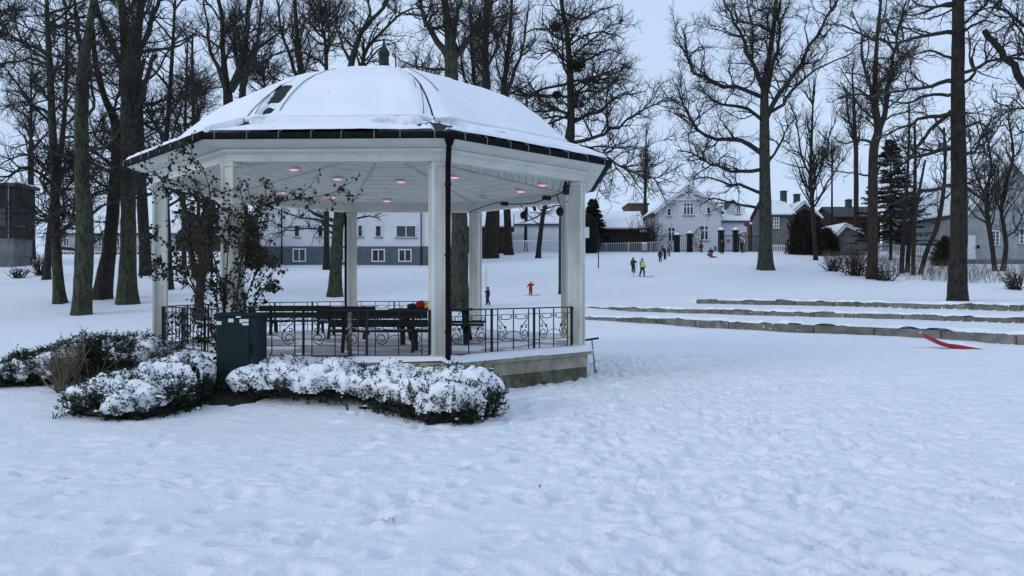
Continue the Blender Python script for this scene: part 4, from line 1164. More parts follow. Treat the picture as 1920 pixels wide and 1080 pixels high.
T_l1 = tree("park_tree", "slim mossy trunk closest to the dark timber house on the left", "tree", G_W,
    [(113, 569, 26), (108, 520, 20), (105, 460, 18), (103, 350, 17), (98, 230, 15), (93, 120, 12), (89, 40, 9), (86, -60, 5)],
    limbs=[(6, (92, 105), (60, 86), (30, 70), (0, 46)), (6, (96, 215), (60, 195), (30, 150), (0, 120)), (6, (103, 250), (80, 215), (50, 190), (0, 200)),
           (6, (104, 335), (70, 300), (40, 290), (0, 310)), (5, (104, 420), (70, 412), (30, 432), (0, 440)), (5, (108, 330), (130, 300), (150, 290))],
    bark='bark', limbmat='limb_snowy', seed=35, auto=(1.1, 0.25, 1.0), alen=(2, 6), aang=(50, 85), wig=0.27, up=0.03, d2=2.0, d3=3.2, d4=3.8)
T_l0 = tree("slender_tree", "thin dark trunk partly hidden behind the slim mossy trunk", "tree", G_W,
    [(87, 524, 17), (91, 460, 13), (100, 380, 11), (118, 250, 9), (125, 120, 7), (124, 20, 4)], bark='bark_dark', seed=36, auto=(1.0, 0.3, 1.0), alen=(2, 5), d2=1.7, d3=2.2, d4=2.4)
T_l5 = tree("slender_tree", "thin dark trunk just inside the left gazebo post", "tree", G_W,
    [(318, 543, 17), (316, 480, 13), (313, 400, 12), (310, 300, 11), (318, 180, 9), (325, 60, 6), (330, -30, 4)], bark='bark_dark', seed=37, auto=(1.0, 0.35, 1.0), alen=(2, 5.5), d2=1.7, d3=2.3, d4=2.6)
T_v7 = tree("park_tree", "vase shaped bare tree spreading above the left side of the dome", "tree", G_W,
    [(432, 560, 24), (432, 400, 22), (430, 250, 21), (428, 183, 20), (424, 150, 13), (418, 92, 10), (416, 31, 8), (406, -20, 6), (400, -80, 4)],
    limbs=[(9, (424, 172), (406, 125), (397, 92), (388, 46), (384, -10)), (9, (434, 172), (455, 128), (477, 101), (510, 70), (540, 55)),
           (9, (433, 168), (446, 128), (455, 76), (468, 30), (480, -20)), (6, (440, 160), (490, 120), (520, 100), (560, 90)), (5, (446, 125), (440, 70), (450, 10))],
    bark='bark_dark', seed=38, auto=(0.6, 0.55, 1.0), alen=(2, 5), aang=(25, 55), wig=0.18, up=0.08, d2=2.0, d3=3.2, d4=3.6)
T_v8 = tree("slender_tree", "thin bare tree standing over the dome left of the finial", "tree", G_W,
    [(612, 500, 14), (612, 300, 11), (612, 128, 8), (610, 80, 7), (603, 40, 5), (598, -30, 3)], Y=58,
    limbs=[(5, (611, 125), (585, 105), (550, 95), (520, 100)), (4, (611, 105), (630, 60), (632, 20)), (4, (612, 140), (580, 130), (540, 138))],
    bark='bark_dark', seed=39, auto=(1.0, 0.5, 1.0), alen=(2, 5), wig=0.25, d2=1.9, d3=3.0, d4=3.4)
T_ivy = tree("ivy_tree", "lopped brown tree clothed in ivy standing between the two left gazebo posts", "tree", G_W,
    [(371, 600, 20), (374, 560, 17), (380, 500, 17), (388, 440, 18), (394, 395, 20), (395, 372, 18)],
    limbs=[(12, (376, 530), (362, 490), (352, 430), (344, 370), (340, 330)), (6, (386, 450), (410, 420), (425, 400)), (5, (390, 400), (372, 380), (362, 350)), (6, (380, 500), (400, 470), (440, 450))],
    bark='bark_brown', limbmat='bark_brown', seed=46, auto=(0.8, 0.4, 1.0), alen=(0.8, 2.0), d2=1.4, d3=1.8, d4=2, stub=(0,))
# young stems in the scrub on the right
tree("slender_tree", "upright young trunk in the scrub between the forked and the tall straight tree", "tree", G_W,
    [(1701, 511, 11), (1705, 450, 9), (1712, 390, 8), (1716, 320, 6), (1715, 230, 4)], bark='bark_dark', seed=40, auto=(1.4, 0.3, 1.0), alen=(1.2, 3), aang=(25, 60), d2=1.5, d3=1.8, d4=2)
tree("slender_tree", "young pale brown trunk close beside the upright young trunk in the scrub", "tree", G_W,
    [(1712, 516, 9), (1713, 460, 8), (1718, 390, 6), (1735, 300, 4)], bark='bark_brown', seed=41, auto=(1.2, 0.3, 1.0), alen=(1.2, 3), aang=(25, 60), d2=1.4, d3=1.6, d4=2)
tree("slender_tree", "young trunk leaning strongly right in the scrub", "tree", G_W,
    [(1724, 514, 11), (1738, 470, 9), (1755, 430, 9), (1766, 380, 8), (1772, 320, 6), (1770, 240, 4)], bark='bark_dark', seed=42, auto=(1.4, 0.4, 1.0), alen=(1.2, 3), aang=(25, 60), d2=1.4, d3=1.7, d4=2)
tree("slender_tree", "bent young tree in front of the grey gabled house, left stem of a pair", "tree", G_W,
    [(1866, 508, 11), (1860, 460, 9), (1852, 410, 9), (1850, 360, 7), (1858, 310, 5), (1848, 240, 3)], limbs=[(4, (1851, 385), (1835, 340), (1822, 290), (1815, 240))],
    bark='bark_dark', seed=43, auto=(2.0, 0.3, 1.0), alen=(1.8, 5), aang=(20, 50), up=0.08, wig=0.16, d2=2.0, d3=2.5, d4=2.6)
tree("slender_tree", "bent young tree in front of the grey gabled house, right stem of a pair", "tree", G_W,
    [(1879, 508, 11), (1886, 465, 9), (1882, 425, 8), (1878, 390, 7), (1888, 340, 6), (1900, 290, 5), (1890, 220, 3)], limbs=[(4, (1884, 445), (1905, 430), (1918, 400), (1935, 350))],
    bark='bark_dark', seed=44, auto=(2.0, 0.3, 1.0), alen=(1.8, 5), aang=(20, 50), up=0.08, wig=0.16, d2=2.0, d3=2.5, d4=2.6)

def nests():
    rng = np.random.default_rng(3)
    for px, py, r, src, lab in ((1083, 122, 0.55, T_nest, "big brown nest in the tree at the right end of the roof"), (1042, 50, 0.38, T_nest, "dark nest high in the tree at the right end of the roof"),
                           (932, 66, 0.36, T_brown, "dark nest in the branches above the right shoulder of the dome"), (1044, 178, 0.30, T_nest, "small nest left of the trunk at the right end of the roof")):
        Y = src.location.y + rng.uniform(-0.5, 0.5)
        c = np.array(PX(px, py, Y))
        n = 420
        d = nrm(rng.normal(size=(n, 3))); d[:, 2] *= 0.75
        tdir = nrm(np.cross(d, rng.normal(size=(n, 3))) + 0.15 * rng.normal(size=(n, 3)))
        p0 = d * r * rng.uniform(0.35, 1.0, (n, 1))
        s = np.linspace(-0.5, 0.5, 3)[None, :, None]
        P = p0[:, None] + tdir[:, None] * s * rng.uniform(0.4, 1.1, (n, 1, 1)) * r * 1.2
        V, Q = tubes(P, np.full((n, 3), 0.012), 3, rng)
        o = link("bird_nest", np_mesh("bird_nest", V, Q, M['nest']), None, c)
        tag(o, lab, "nest", "nests in the bare trees")
nests()

# the wood further back: a few kinds, copied
def copy_tree(root, loc, rz, s, label, group):
    r = root.copy(); COL.objects.link(r)
    r.location = loc; r.rotation_euler = (0, 0, rz); r.scale = (s, s, s)
    r["label"] = label; r["group"] = group
    for ch in list(root.children):
        c = ch.copy(); COL.objects.link(c); c.parent = r
    return r
kinds = [T_l5, T_v8, T_b2, T_l0, T_v7]
gW = "bare trees in the wood behind"
wood = [  # px, distance, kind, scale, label
(-30, 55, 1, 1.0, "bare tree at the far left edge"),
    (60, 80, 4, 0.9, "bare tree rising behind the dark timber house"), 
(275, 62, 2, 1.0, "bare tree far back right of the thick grey green trunk"),
(345, 70, 0, 1.0, "bare tree far back over the left gazebo eave"), (372, 88, 1, 1.0, "distant bare tree above the left eave snow"),
    (395, 66, 3, 1.0, "bare tree far back behind the climbing rose"), (458, 84, 2, 1.05, "distant bare tree behind the left of the dome"),
    (500, 98, 1, 1.2, "bare tree beyond the white building, left of the dome top"), (555, 100, 2, 1.2, "bare tree beyond the white building over the dome"),
    (745, 99, 0, 1.2, "bare tree beyond the white building right of the finial"), (800, 98, 1, 1.15, "bare tree beyond the white building left of the stout tree"),
    (890, 98, 2, 1.0, "bare tree far back between stout and brown trunks"), (985, 96, 0, 1.0, "bare tree far back above the slat fence"), (1010, 102, 3, 1.0, "bare tree behind the pale wall by the slat fence"),
    (1208, 108, 2, 0.55, "small bare tree behind the brown garage"), (1560, 104, 1, 0.7, "bare tree behind the chimney houses"),
    (1605, 98, 2, 0.75, "bare tree behind the dark roofed house"),
(1690, 64, 3, 0.7, "bare tree in front of the spruce")]
rw = random.Random(9)
for px, Y, kd, s, lab in wood:
    x = (px - 960) / F * Y
    copy_tree(kinds[kd], (x, Y, Gs(x, Y) - 0.05), rw.uniform(0, 6.28), s, lab, gW)

def spruce(px, py, top, wpx, lab, seed):
    Y = YG(px, py); k = Y / F
    rng = np.random.default_rng(seed)
    foot = PX(px, py, Y); H = (py - top) * k; W = wpx * k / 2
    root = empty("spruce_tree", foot, lab, "tree")
    V, Q, tri, _, _ = trunk_mesh([np.array((0, 0, -0.2)), np.array((0, 0, H * 0.5)), np.array((0, 0, H))], [0.16, 0.10, 0.02], seed)
    link("trunk", np_mesh("trunk", V, Q, M['bark_brown'], tris=tri), root)
    n = 260
    h = rng.random(n) ** 0.8
    L = W * (1 - h) ** 0.8 * rng.uniform(0.7, 1.1, n) + 0.15
    a = rng.random(n) * 6.283
    D = np.stack([np.cos(a), np.sin(a), -0.05 - 0.25 * (1 - h)], -1)
    P = [np.stack([np.zeros(n), np.zeros(n), 0.12 * H + h * H * 0.86], -1)]
    for j in range(5):
        D[:, 2] += 0.06; P.append(P[-1] + nrm(D) * (L / 5)[:, None])
    P = np.stack(P, 1)
    V, Q = tubes(P, np.full((n, 6), 0.02), 3, rng)
    link("boughs", np_mesh("boughs", V, Q, M['bark_brown']), root)
    m = 80
    bi = np.repeat(np.arange(n), m); t = rng.random(n * m) ** 0.7 * 5; i = np.clip(t.astype(int), 0, 4); w = (t - i)[:, None]
    S = P[bi, i] * (1 - w) + P[bi, i + 1] * w
    T = nrm(P[bi, i + 1] - P[bi, i])
    sd = np.cross(T, np.array([0, 0, 1.0])) * rng.choice([-1, 1], len(bi))[:, None]
    d = nrm(T * 0.7 + sd * rng.uniform(0.2, 1, (len(bi), 1)) + rng.normal(0, 0.25, (len(bi), 3)) - np.array([0, 0, 0.35]))
    ln = rng.uniform(0.18, 0.42, (len(bi), 1)); wd = nrm(np.cross(d, rng.normal(size=d.shape))) * 0.045
    v = np.stack([S - wd * 0.5, S + d * ln * 0.5 - wd, S + d * ln, S + d * ln * 0.5 + wd], 1).reshape(-1, 3)
    q = np.arange(len(v)).reshape(-1, 4)
    o = link("needles", np_mesh("needles", v, q, M['spruce'], smooth=False), root); o["kind"] = "stuff"
spruce(1670, 488, 258, 150, "dark green spruce standing behind the forked tree", 51)
spruce(1112, 462, 372, 62, "small dark conifer at the left end of the brown garage", 52)
# ------------------------------------------------------------------ buildings
def wpx(px, Y): return (px - 960) / F * Y
def hpx(py, Y): return CZ - (py - 540) / F * Y

def window(root, px0, px1, py0, py1, Y, cols=1, transom=0.0, rows=1, frame=0.09, sill=True, m='trim'):
    x0, x1, z0, z1 = wpx(px0, Y), wpx(px1, Y), hpx(py1, Y), hpx(py0, Y)
    mb = MB()
    for z in (z0, z1): mb.box(((x0 + x1) / 2, Y - 0.04, z), (x1 - x0 + frame, 0.10, frame))
    for x in (x0, x1): mb.box((x, Y - 0.04, (z0 + z1) / 2), (frame, 0.098, z1 - z0 - frame))
    for i in range(1, cols): mb.box((x0 + (x1 - x0) * i / cols, Y - 0.035, (z0 + z1) / 2), (frame * 0.8, 0.08, z1 - z0 - frame))
    if transom: mb.box(((x0 + x1) / 2, Y - 0.038, z1 - (z1 - z0) * transom), (x1 - x0 - frame, 0.085, frame * 0.8))
    for i in range(1, rows): mb.box(((x0 + x1) / 2, Y - 0.034, z0 + (z1 - z0) * i / rows), (x1 - x0 - frame, 0.07, frame * 0.5))
    w = mb.build("window", M[m], root)
    MB().box(((x0 + x1) / 2, Y - 0.004, (z0 + z1) / 2), (x1 - x0 - frame * 0.5, 0.03, z1 - z0 - frame * 0.5)).build("pane", M['glass'], w)
    if sill: MB().box(((x0 + x1) / 2, Y - 0.09, z0 - frame * 0.75), (x1 - x0 + 0.3, 0.18, 0.07)).build("sill", M['stone'], w)
    return w

def slab(pts4, thick, name, m, root):
    """a sheet with thickness standing up from four corners"""
    mb = MB(); up = Vector((0, 0, thick))
    p = [Vector(q) for q in pts4]
    mb.add(p + [q + up for q in p], [(3, 2, 1, 0), (4, 5, 6, 7), (0, 1, 5, 4), (1, 2, 6, 5), (2, 3, 7, 6), (3, 0, 4, 7)])
    return mb.build(name, m, root)

def front_gable(root, x0, x1, y0, y1, zb, ze, zr, wall, ov=0.45, roof='tile', apex=None):
    ax = (x0 + x1) / 2 if apex is None else apex
    MB().prism([(x0, zb), (x1, zb), (x1, ze), (ax, zr), (x0, ze)], y0, y1).build("wall", M[wall], root)
    for s, xe in ((-1, x0), (1, x1)):
        sl = (zr - ze) / abs(xe - ax)
        xo = xe + s * ov; zo = ze - sl * ov
        slab([(ax, y0 - ov, zr + .01), (xo, y0 - ov, zo + .01), (xo, y1 + ov, zo + .01), (ax, y1 + ov, zr + .01)], 0.16, "roof", M[roof], root)
        slab([(ax, y0 - ov + .12, zr + .175), (xo - s * .1, y0 - ov + .12, zo + .175 + sl * .1), (xo - s * .1, y1 + ov - .1, zo + .175 + sl * .1), (ax, y1 + ov - .1, zr + .175)], 0.16, "roof_snow", M['snow_soft'], root)
        mb = MB(); mb.beam((ax, y0 - ov - .03, zr - .02), (xo, y0 - ov - .03, zo - .02), 0.05, 0.24, up=(0, 1, 0) if False else (0, 0, 1)); mb.build("bargeboard", M['trim'], root)

def side_gable(root, x0, x1, y0, y1, zb, ze, zr, wall, ov=0.4, roof='tile', snow=True):
    ym = (y0 + y1) / 2
    vs = []
    for x in (x0, x1): vs += [(x, y0, zb), (x, y1, zb), (x, y1, ze), (x, ym, zr), (x, y0, ze)]
    mb = MB(); mb.add(vs, [(0, 1, 2, 3, 4), (9, 8, 7, 6, 5), (0, 5, 6, 1), (1, 6, 7, 2), (2, 7, 8, 3), (3, 8, 9, 4), (4, 9, 5, 0)]); mb.build("wall", M[wall], root)
    sl = (zr - ze) / (ym - y0)
    for s, ye in ((-1, y0), (1, y1)):
        yo = ye + s * ov; zo = ze - sl * ov
        slab([(x0 - ov, yo, zo + .01), (x1 + ov, yo, zo + .01), (x1 + ov, ym, zr + .01), (x0 - ov, ym, zr + .01)], 0.16, "roof", M[roof], root)
        if snow:
            slab([(x0 - ov + .1, yo - s * .1, zo + sl * .1 + .175), (x1 + ov - .1, yo - s * .1, zo + sl * .1 + .175), (x1 + ov - .1, ym, zr + .175), (x0 - ov + .1, ym, zr + .175)], 0.17, "roof_snow", M['snow_soft'], root)

def chimney(root, px, py0, py1, Y, w=0.7, m='tile'):
    x = wpx(px, Y); z0, z1 = hpx(py1, Y), hpx(py0, Y)
    c = MB().box((x, Y, (z0 + z1) / 2), (w, w, z1 - z0)).build("chimney", M[m], root)
    MB().box((x, Y, z1 + .06), (w + .15, w + .15, .12)).build("chimney_cap", M['tile'], c)
    MB().box((x, Y, z1 + .19), (w * .8, w * .8, .13), bev=.04).build("chimney_snow", M['snow_soft'], c)

def buildings():
    # white building over a grey basement, seen through the gazebo
    Y = 72.5; x0, x1 = wpx(483, Y), wpx(852, Y); zb = Gs((x0 + x1) / 2, Y) - 1.0
    zs = hpx(462, Y); zt = hpx(330, Y)
    r = empty("apartment_house", ((x0 + x1) / 2, Y, zb), "long white building with a grey basement storey seen through the gazebo", "building")
    MB().box(((x0 + x1) / 2, Y + 5.02, (zb + zs) / 2), (x1 - x0 + .06, 10.1, zs - zb)).build("basement_wall", M['grey_wall'], r)
    MB().box(((x0 + x1) / 2, Y + 5.02, (zs + zt) / 2 + .002), (x1 - x0, 9.96, zt - zs)).build("wall", M['pale_wall'], r)
    side_gable(r, x0 - .01, x1 + .01, Y - 0.0 + .05, Y + 10, zt - .02, zt + .1, zt + 2.6, 'pale_wall')
    for a, b, c, d, n in ((552, 562, 422, 444, 1), (596, 606, 422, 444, 1), (622, 631, 422, 444, 1), (671, 680, 422, 444, 1), (704, 715, 423, 444, 1), (743, 780, 423, 445, 2)):
        window(r, a, b, c, d, Y + .04, n, frame=0.10)
    for a, b, c, d in ((550, 573, 467, 490), (623, 645, 467, 490), (698, 721, 468, 490), (748, 771, 468, 490)):
        window(r, a, b, c, d, Y - .03, 2, frame=0.11, sill=False)
    for px in (529, 790): MB().tube([(wpx(px, Y), Y - .13, zt), (wpx(px, Y), Y - .13, zb + .5)], .06, 8).build("downpipe", M['gutter'], r, smooth=True)
    # low red brown wall far behind it, left
    # pale wall and slat fence between the building and the garage
    Y = 96; r = empty("pale_outbuilding", (wpx(1000, Y), Y, 5), "low pale grey outbuilding behind the slat fence at the back of the gazebo", "building")
    side_gable(r, wpx(958, Y), wpx(1092, Y), Y, Y + 6, 5.0, hpx(420, Y), hpx(396, Y), 'pale_wall')
    window(r, 1072, 1086, 437, 450, Y, 2)
    Y = 90; r = empty("timber_shed", (wpx(900, Y), Y, 5), "brown timber shed behind the thick brown trunk", "shed")
    side_gable(r, wpx(862, Y), wpx(958, Y), Y, Y + 5, 4.8, hpx(425, Y), hpx(400, Y), 'brown_wood')
    # brown garage with snowy roof
    Y = 97; r = empty("garage", (wpx(1150, Y), Y, 5), "brown timber garage with a deep snowy roof behind the railing fence", "garage")
    side_gable(r, wpx(1092, Y), wpx(1200, Y), Y, Y + 7, 4.8, hpx(426, Y), hpx(396, Y), 'brown_wood', ov=0.7)
    MB().box((wpx(1142, Y), Y - .03, hpx(446, Y)), (1.9, .08, 2.3)).build("door", M['dark_house'], r)
    MB().box((wpx(1118, Y), Y - .03, hpx(442, Y)), (1.6, .08, 1.1)).build("shutter", M['brick'], r)
    for px in (1104, 1165, 1190): MB().box((wpx(px, Y), Y - .05, hpx(444, Y)), (.18, .12, 2.9)).build("post", M['dark_house'], r)
    Y = 104; r = empty("annex", (wpx(1205, Y), Y, 5), "low snowy lean-to between the garage and the white gabled house", "shed")
    side_gable(r, wpx(1196, Y), wpx(1234, Y), Y, Y + 5, 4.8, hpx(437, Y), hpx(423, Y), 'mid_wall')
    # far brick block
    Y = 150; r = empty("brick_block", (wpx(1197, Y), Y, 6), "far red brown brick block above the snowy garage roof", "building")
    MB().box((wpx(1197, Y), Y + 4, (6 + hpx(384, Y)) / 2), (wpx(1216, Y) - wpx(1180, Y), 8, hpx(384, Y) - 6)).build("wall", M['brick'], r)
    MB().box((wpx(1197, Y), Y + 4, hpx(384, Y) + .15), (wpx(1216, Y) - wpx(1180, Y) + .5, 8.5, .3)).build("roof", M['tile'], r)
    MB().box((wpx(1197, Y), Y + 4, hpx(384, Y) + .42), (wpx(1216, Y) - wpx(1180, Y) + .2, 8.2, .22)).build("roof_snow", M['snow_soft'], r)
    # white gabled house
    Y = 97; zb = 5.3
    r = empty("gabled_house", (wpx(1290, Y), Y, zb), "white clapboard house with a steep front gable behind the park gate", "house")
    ax = wpx(1290, Y)
    front_gable(r, wpx(1233, Y), wpx(1352, Y), Y, Y + 9, zb, hpx(394, Y), hpx(350, Y), 'white_wall', ov=0.55, apex=ax)
    # lattice in the gable peak
    g = MB()
    for s in (-1, 1):
        g.beam((ax - s * 2.6, Y - .45, hpx(374, Y)), (ax + s * .5, Y - .45, hpx(354, Y)), .05, .16)
        g.beam((ax - s * 1.2, Y - .46, hpx(374, Y)), (ax + s * 1.3, Y - .46, hpx(360, Y)), .05, .16)
    g.beam((ax - 2.9, Y - .44, hpx(374.5, Y)), (ax + 2.9, Y - .44, hpx(374.5, Y)), .05, .16)
    g.build("gable_lattice", M['trim'], r)
    window(r, 1281, 1300, 380, 403, Y, 3, transom=.33, frame=.16)
    window(r, 1251, 1258, 391, 405, Y, 1, frame=.13); window(r, 1325, 1332, 388, 401, Y, 1, frame=.13)
    window(r, 1252, 1266, 426, 453, Y, 2, transom=.33, frame=.17); window(r, 1314, 1328, 423, 450, Y, 2, transom=.33, frame=.17)
    side_gable(r, wpx(1353, Y), wpx(1408, Y), Y + 1.5, Y + 8, zb, hpx(412, Y), hpx(382, Y), 'white_wall')
    dm = MB(); yd = Y + 2.2
    dm.prism([(wpx(1376, Y), hpx(408, Y)), (wpx(1393, Y), hpx(408, Y)), (wpx(1393, Y), hpx(384, Y)), (wpx(1384, Y), hpx(373, Y)), (wpx(1375, Y), hpx(384, Y))], yd, yd + 2.5); dm.build("dormer", M['white_wall'], r)
    for s in (-1, 1): slab([(wpx(1384, Y), yd - .3, hpx(373, Y) + .02), (wpx(1384 + s * 12, Y), yd - .3, hpx(387, Y)), (wpx(1384 + s * 12, Y), yd + 2.6, hpx(387, Y)), (wpx(1384, Y), yd + 2.6, hpx(373, Y) + .02)], .14, "dormer_roof", M['brown_wood'], r)
    window(r, 1380.5, 1388, 388, 401, yd, 2, frame=.12)
    Y = 112
    r = empty("dark_porch_house", (wpx(1425, Y), Y, 5), "dark brown house corner seen between the white house and the oak trunk", "house")
    side_gable(r, wpx(1408, Y), wpx(1452, Y), Y, Y + 6, 5.0, hpx(421, Y), hpx(402, Y), 'brown_wood')
    # house with two chimneys right of the oak
    Y = 100
    r = empty("chimney_house", (wpx(1480, Y), Y, 5), "grey house with a snowy roof and two chimneys right of the oak", "house")
    side_gable(r, wpx(1446, Y), wpx(1486, Y), Y, Y + 8, 5, hpx(403, Y), hpx(374, Y), 'mid_wall')
    front_gable(r, wpx(1484, Y), wpx(1540, Y), Y + 1, Y + 9, 5, hpx(402, Y), hpx(378, Y), 'mid_wall')
    chimney(r, 1469, 360, 382, Y + 4); chimney(r, 1494, 366, 384, Y + 4)
    window(r, 1451, 1460, 408, 428, Y, 2, rows=3, frame=.13)
    # dark roofed house and its little garage
    Y = 104
    r = empty("dark_roofed_house", (wpx(1605, Y), Y, 5), "house with a dark brown roof and one chimney left of the spruce", "house")
    side_gable(r, wpx(1568, Y), wpx(1650, Y), Y, Y + 8, 5, hpx(406, Y), hpx(384, Y), 'brown_wood', snow=False)
    chimney(r, 1591, 376, 392, Y + 4)
    Y = 86
    r = empty("small_garage", (wpx(1600, Y), Y, 5), "small grey garage with a snowy gable roof in front of the dark roofed house", "garage")
    front_gable(r, wpx(1568, Y), wpx(1625, Y), Y, Y + 6, 4.5, hpx(440, Y), hpx(423, Y), 'mid_wall', ov=.3, apex=wpx(1584, Y))
    # long dark roof by the gabled house on the right
    Y = 92
    r = empty("long_roofed_house", (wpx(1770, Y), Y, 4), "house with a long dark roof between the tall straight tree and the spruce", "house")
    side_gable(r, wpx(1715, Y), wpx(1830, Y), Y, Y + 8, 4.5, hpx(402, Y), hpx(366, Y), 'mid_wall', snow=False)
    window(r, 1740, 1750, 418, 436, Y, 2); window(r, 1772, 1782, 418, 436, Y, 2)
    Y = 84
    r = empty("snowy_shed", (wpx(1750, Y), Y, 4), "low shed under thick snow behind the white picket fence", "shed")
    side_gable(r, wpx(1722, Y), wpx(1790, Y), Y, Y + 5, 4.0, hpx(440, Y), hpx(408, Y), 'brown_wood')
    # grey stucco house on the right
    Y = 74; zb = hpx(498, Y) - .8
    r = empty("stucco_house", (wpx(1890, Y), Y, zb), "grey stucco house with a tall steep gable on the right behind the scrub", "house")
    front_gable(r, wpx(1814, Y), wpx(1974, Y), Y, Y + 11, zb, hpx(396, Y), hpx(300, Y), 'stucco', ov=.35, apex=wpx(1893, Y))
    window(r, 1859, 1873, 433, 460, Y, 2, rows=4, frame=.11); window(r, 1911, 1926, 428, 457, Y, 2, rows=4, frame=.11)
    window(r, 1876, 1885, 360, 378, Y, 2, rows=2, frame=.11)
    d = MB().box((wpx(1821, Y), Y - .03, hpx(464, Y)), (.75, .10, 2.35)).build("door", M['trim'], r)
    MB().box((wpx(1826, Y), Y - .10, hpx(465, Y)), (.04, .06, .12)).build("handle", M['gutter'], d)
    mb = MB(); mb.box((wpx(1833, Y), Y - .12, hpx(463, Y)), (.22, .2, .32), bev=.03); mb.build("mailbox", M['black_iron'], r)
    MB().box((wpx(1894, Y), Y - .02, hpx(493, Y)), (wpx(1974, Y) - wpx(1814, Y) + .06, .12, .7)).build("plinth", M['stone'], r)
    # dark timber house at the far left
    Y = 70; zb = Gs(wpx(0, Y), Y) - .8
    r = empty("timber_house", (wpx(-20, Y), Y, zb), "dark timber house over a pale grey wall at the left edge", "house")
    x1 = wpx(66, Y + 3); x0 = wpx(-230, Y)
    z1, z2 = hpx(446, Y), hpx(350, Y)
    MB().box(((x0 + x1) / 2, Y + 1.5, (zb + z1) / 2), (x1 - x0 - .4, 2.8, z1 - zb)).build("lower_wall", M['mid_wall'], r)
    MB().box(((x0 + x1) / 2, Y + 1.5, (z1 + z2) / 2 + .002), (x1 - x0, 3, z2 - z1)).build("upper_wall", M['dark_house'], r)
    MB().box(((x0 + x1) / 2, Y + 1.5, z2 + .15), (x1 - x0 + .6, 3.6, .28)).build("roof", M['tile'], r)
    MB().box(((x0 + x1) / 2, Y + 1.5, z2 + .39), (x1 - x0 + .4, 3.4, .12)).build("roof_snow", M['snow_soft'], r)
    window(r, -2, 12, 388, 425, Y, 1, m='dark_house', sill=False); window(r, -40, -24, 388, 425, Y, 2, m='dark_house', sill=False)
    window(r, 8, 20, 455, 480, Y + .2, 1, sill=False)
    MB().tube([(x1 - .5, Y - .1, z2), (x1 - .5, Y - .1, z1)], .05, 8).build("downpipe", M['steel'], r)
    # long pale building behind the left trunks
    Y = 100
    r = empty("pale_long_house", (wpx(190, Y), Y, 5), "long pale grey building far behind the left trunks", "building")
    side_gable(r, wpx(95, Y), wpx(330, Y), Y, Y + 9, 5, hpx(438, Y), hpx(410, Y), 'stucco')
    for px in (120, 150, 185, 215, 260, 290): window(r, px, px + 10, 446, 462, Y, 2)
    Y = 98
    r = empty("brown_house", (wpx(400, Y), Y, 5), "red brown house corner behind the climbing rose", "house")
    side_gable(r, wpx(345, Y), wpx(476, Y), Y, Y + 8, 5, hpx(405, Y), hpx(375, Y), 'brown_wood')
    window(r, 455, 465, 420, 440, Y, 2); window(r, 402, 412, 420, 440, Y, 2)
buildings()

# ------------------------------------------------------------------ fences and gate
def fence(name, lab, p0, p1, h, dy, w, postdy, m, rails=(0.12, 0.9), snow=0.0, pointed=False, group=None):
    """p0, p1: (px, py of foot, distance)"""
    a = Vector((wpx(p0[0], p0[2]), p0[2], 0)); b = Vector((wpx(p1[0], p1[2]), p1[2], 0))
    za, zb_ = hpx(p0[1], p0[2]), hpx(p1[1], p1[2])
    L = (b - a).length; ang = math.atan2(b.y - a.y, b.x - a.x)
    r = empty(name, (a.x, a.y, za), lab, "fence", group)
    def at(s, z): q = a.lerp(b, s / L); return (q.x, q.y, za + (zb_ - za) * s / L + z)
    for f in rails:
        MB().beam(at(0, h * f), at(L, h * f), 0.05, 0.07).build("rail", m, r)
        if snow and f > .5: MB().beam(at(0, h * f + .07), at(L, h * f + .07), 0.06, snow).build("rail_snow", M['snow_soft'], r)
    n = int(L / postdy)
    for i in range(n + 1):
        MB().box(at(i * L / max(n, 1), h * .5), (.10, .10, h * 1.05), ang).build("post", m, r)
    mb = MB()
    k = int(L / dy)
    for i in range(k):
        mb.box(at((i + .5) * L / k, h * .52), (w, .025, h * .98), ang)
    o = mb.build("pickets", m, r); o["kind"] = "stuff"
    return r
fence("railing_fence", "pale grey metal railing fence in front of the brown garage", (1094, 479, 92.5), (1262, 474, 93.5), 1.45, .22, .06, 2.6, M['fence_grey'], (.05, .95))
fence("railing_fence", "tall dark railing fence below the white gabled house, left of the gate pillars", (1226, 473, 94.2), (1268, 472, 94.2), 2.1, .24, .04, 2.5, M['black_iron'], (.06, .94))
fence("railing_fence", "dark railing fence between the two left gate pillars", (1273, 472, 94.0), (1290, 472, 94.0), 2.1, .22, .04, 2.5, M['black_iron'], (.06, .94))
fence("railing_fence", "dark railing fence between the two right gate pillars", (1357, 472, 94.0), (1376, 472, 94.0), 2.1, .22, .04, 2.5, M['black_iron'], (.06, .94))
fence("railing_fence", "dark railing fence from the right gate pillar to the oak trunk", (1382, 472, 94.0), (1432, 474, 93.0), 2.1, .22, .04, 2.5, M['black_iron'], (.06, .94))
fence("slat_fence", "pale slat fence at the back of the lawn, seen between gazebo posts", (946, 484, 90), (1092, 481, 91.5), 2.0, .27, .11, 3.0, M['fence_white'], (.06, .98), snow=.07)
fence("picket_fence", "white picket fence between the oak and the brown hedge", (1446, 474, 92), (1532, 474, 90), 1.0, .26, .12, 2.4, M['fence_white'], (.2, .85))
fence("picket_fence", "white picket fence behind the spruce and the forked tree", (1648, 474, 80), (1766, 483, 74), 1.05, .24, .12, 2.4, M['fence_white'], (.2, .85))
fence("garden_fence", "low dark fence far behind the left trunks", (100, 485, 88), (300, 485, 88), .75, .3, .2, 3, M['dark_house'], (.1, .9))

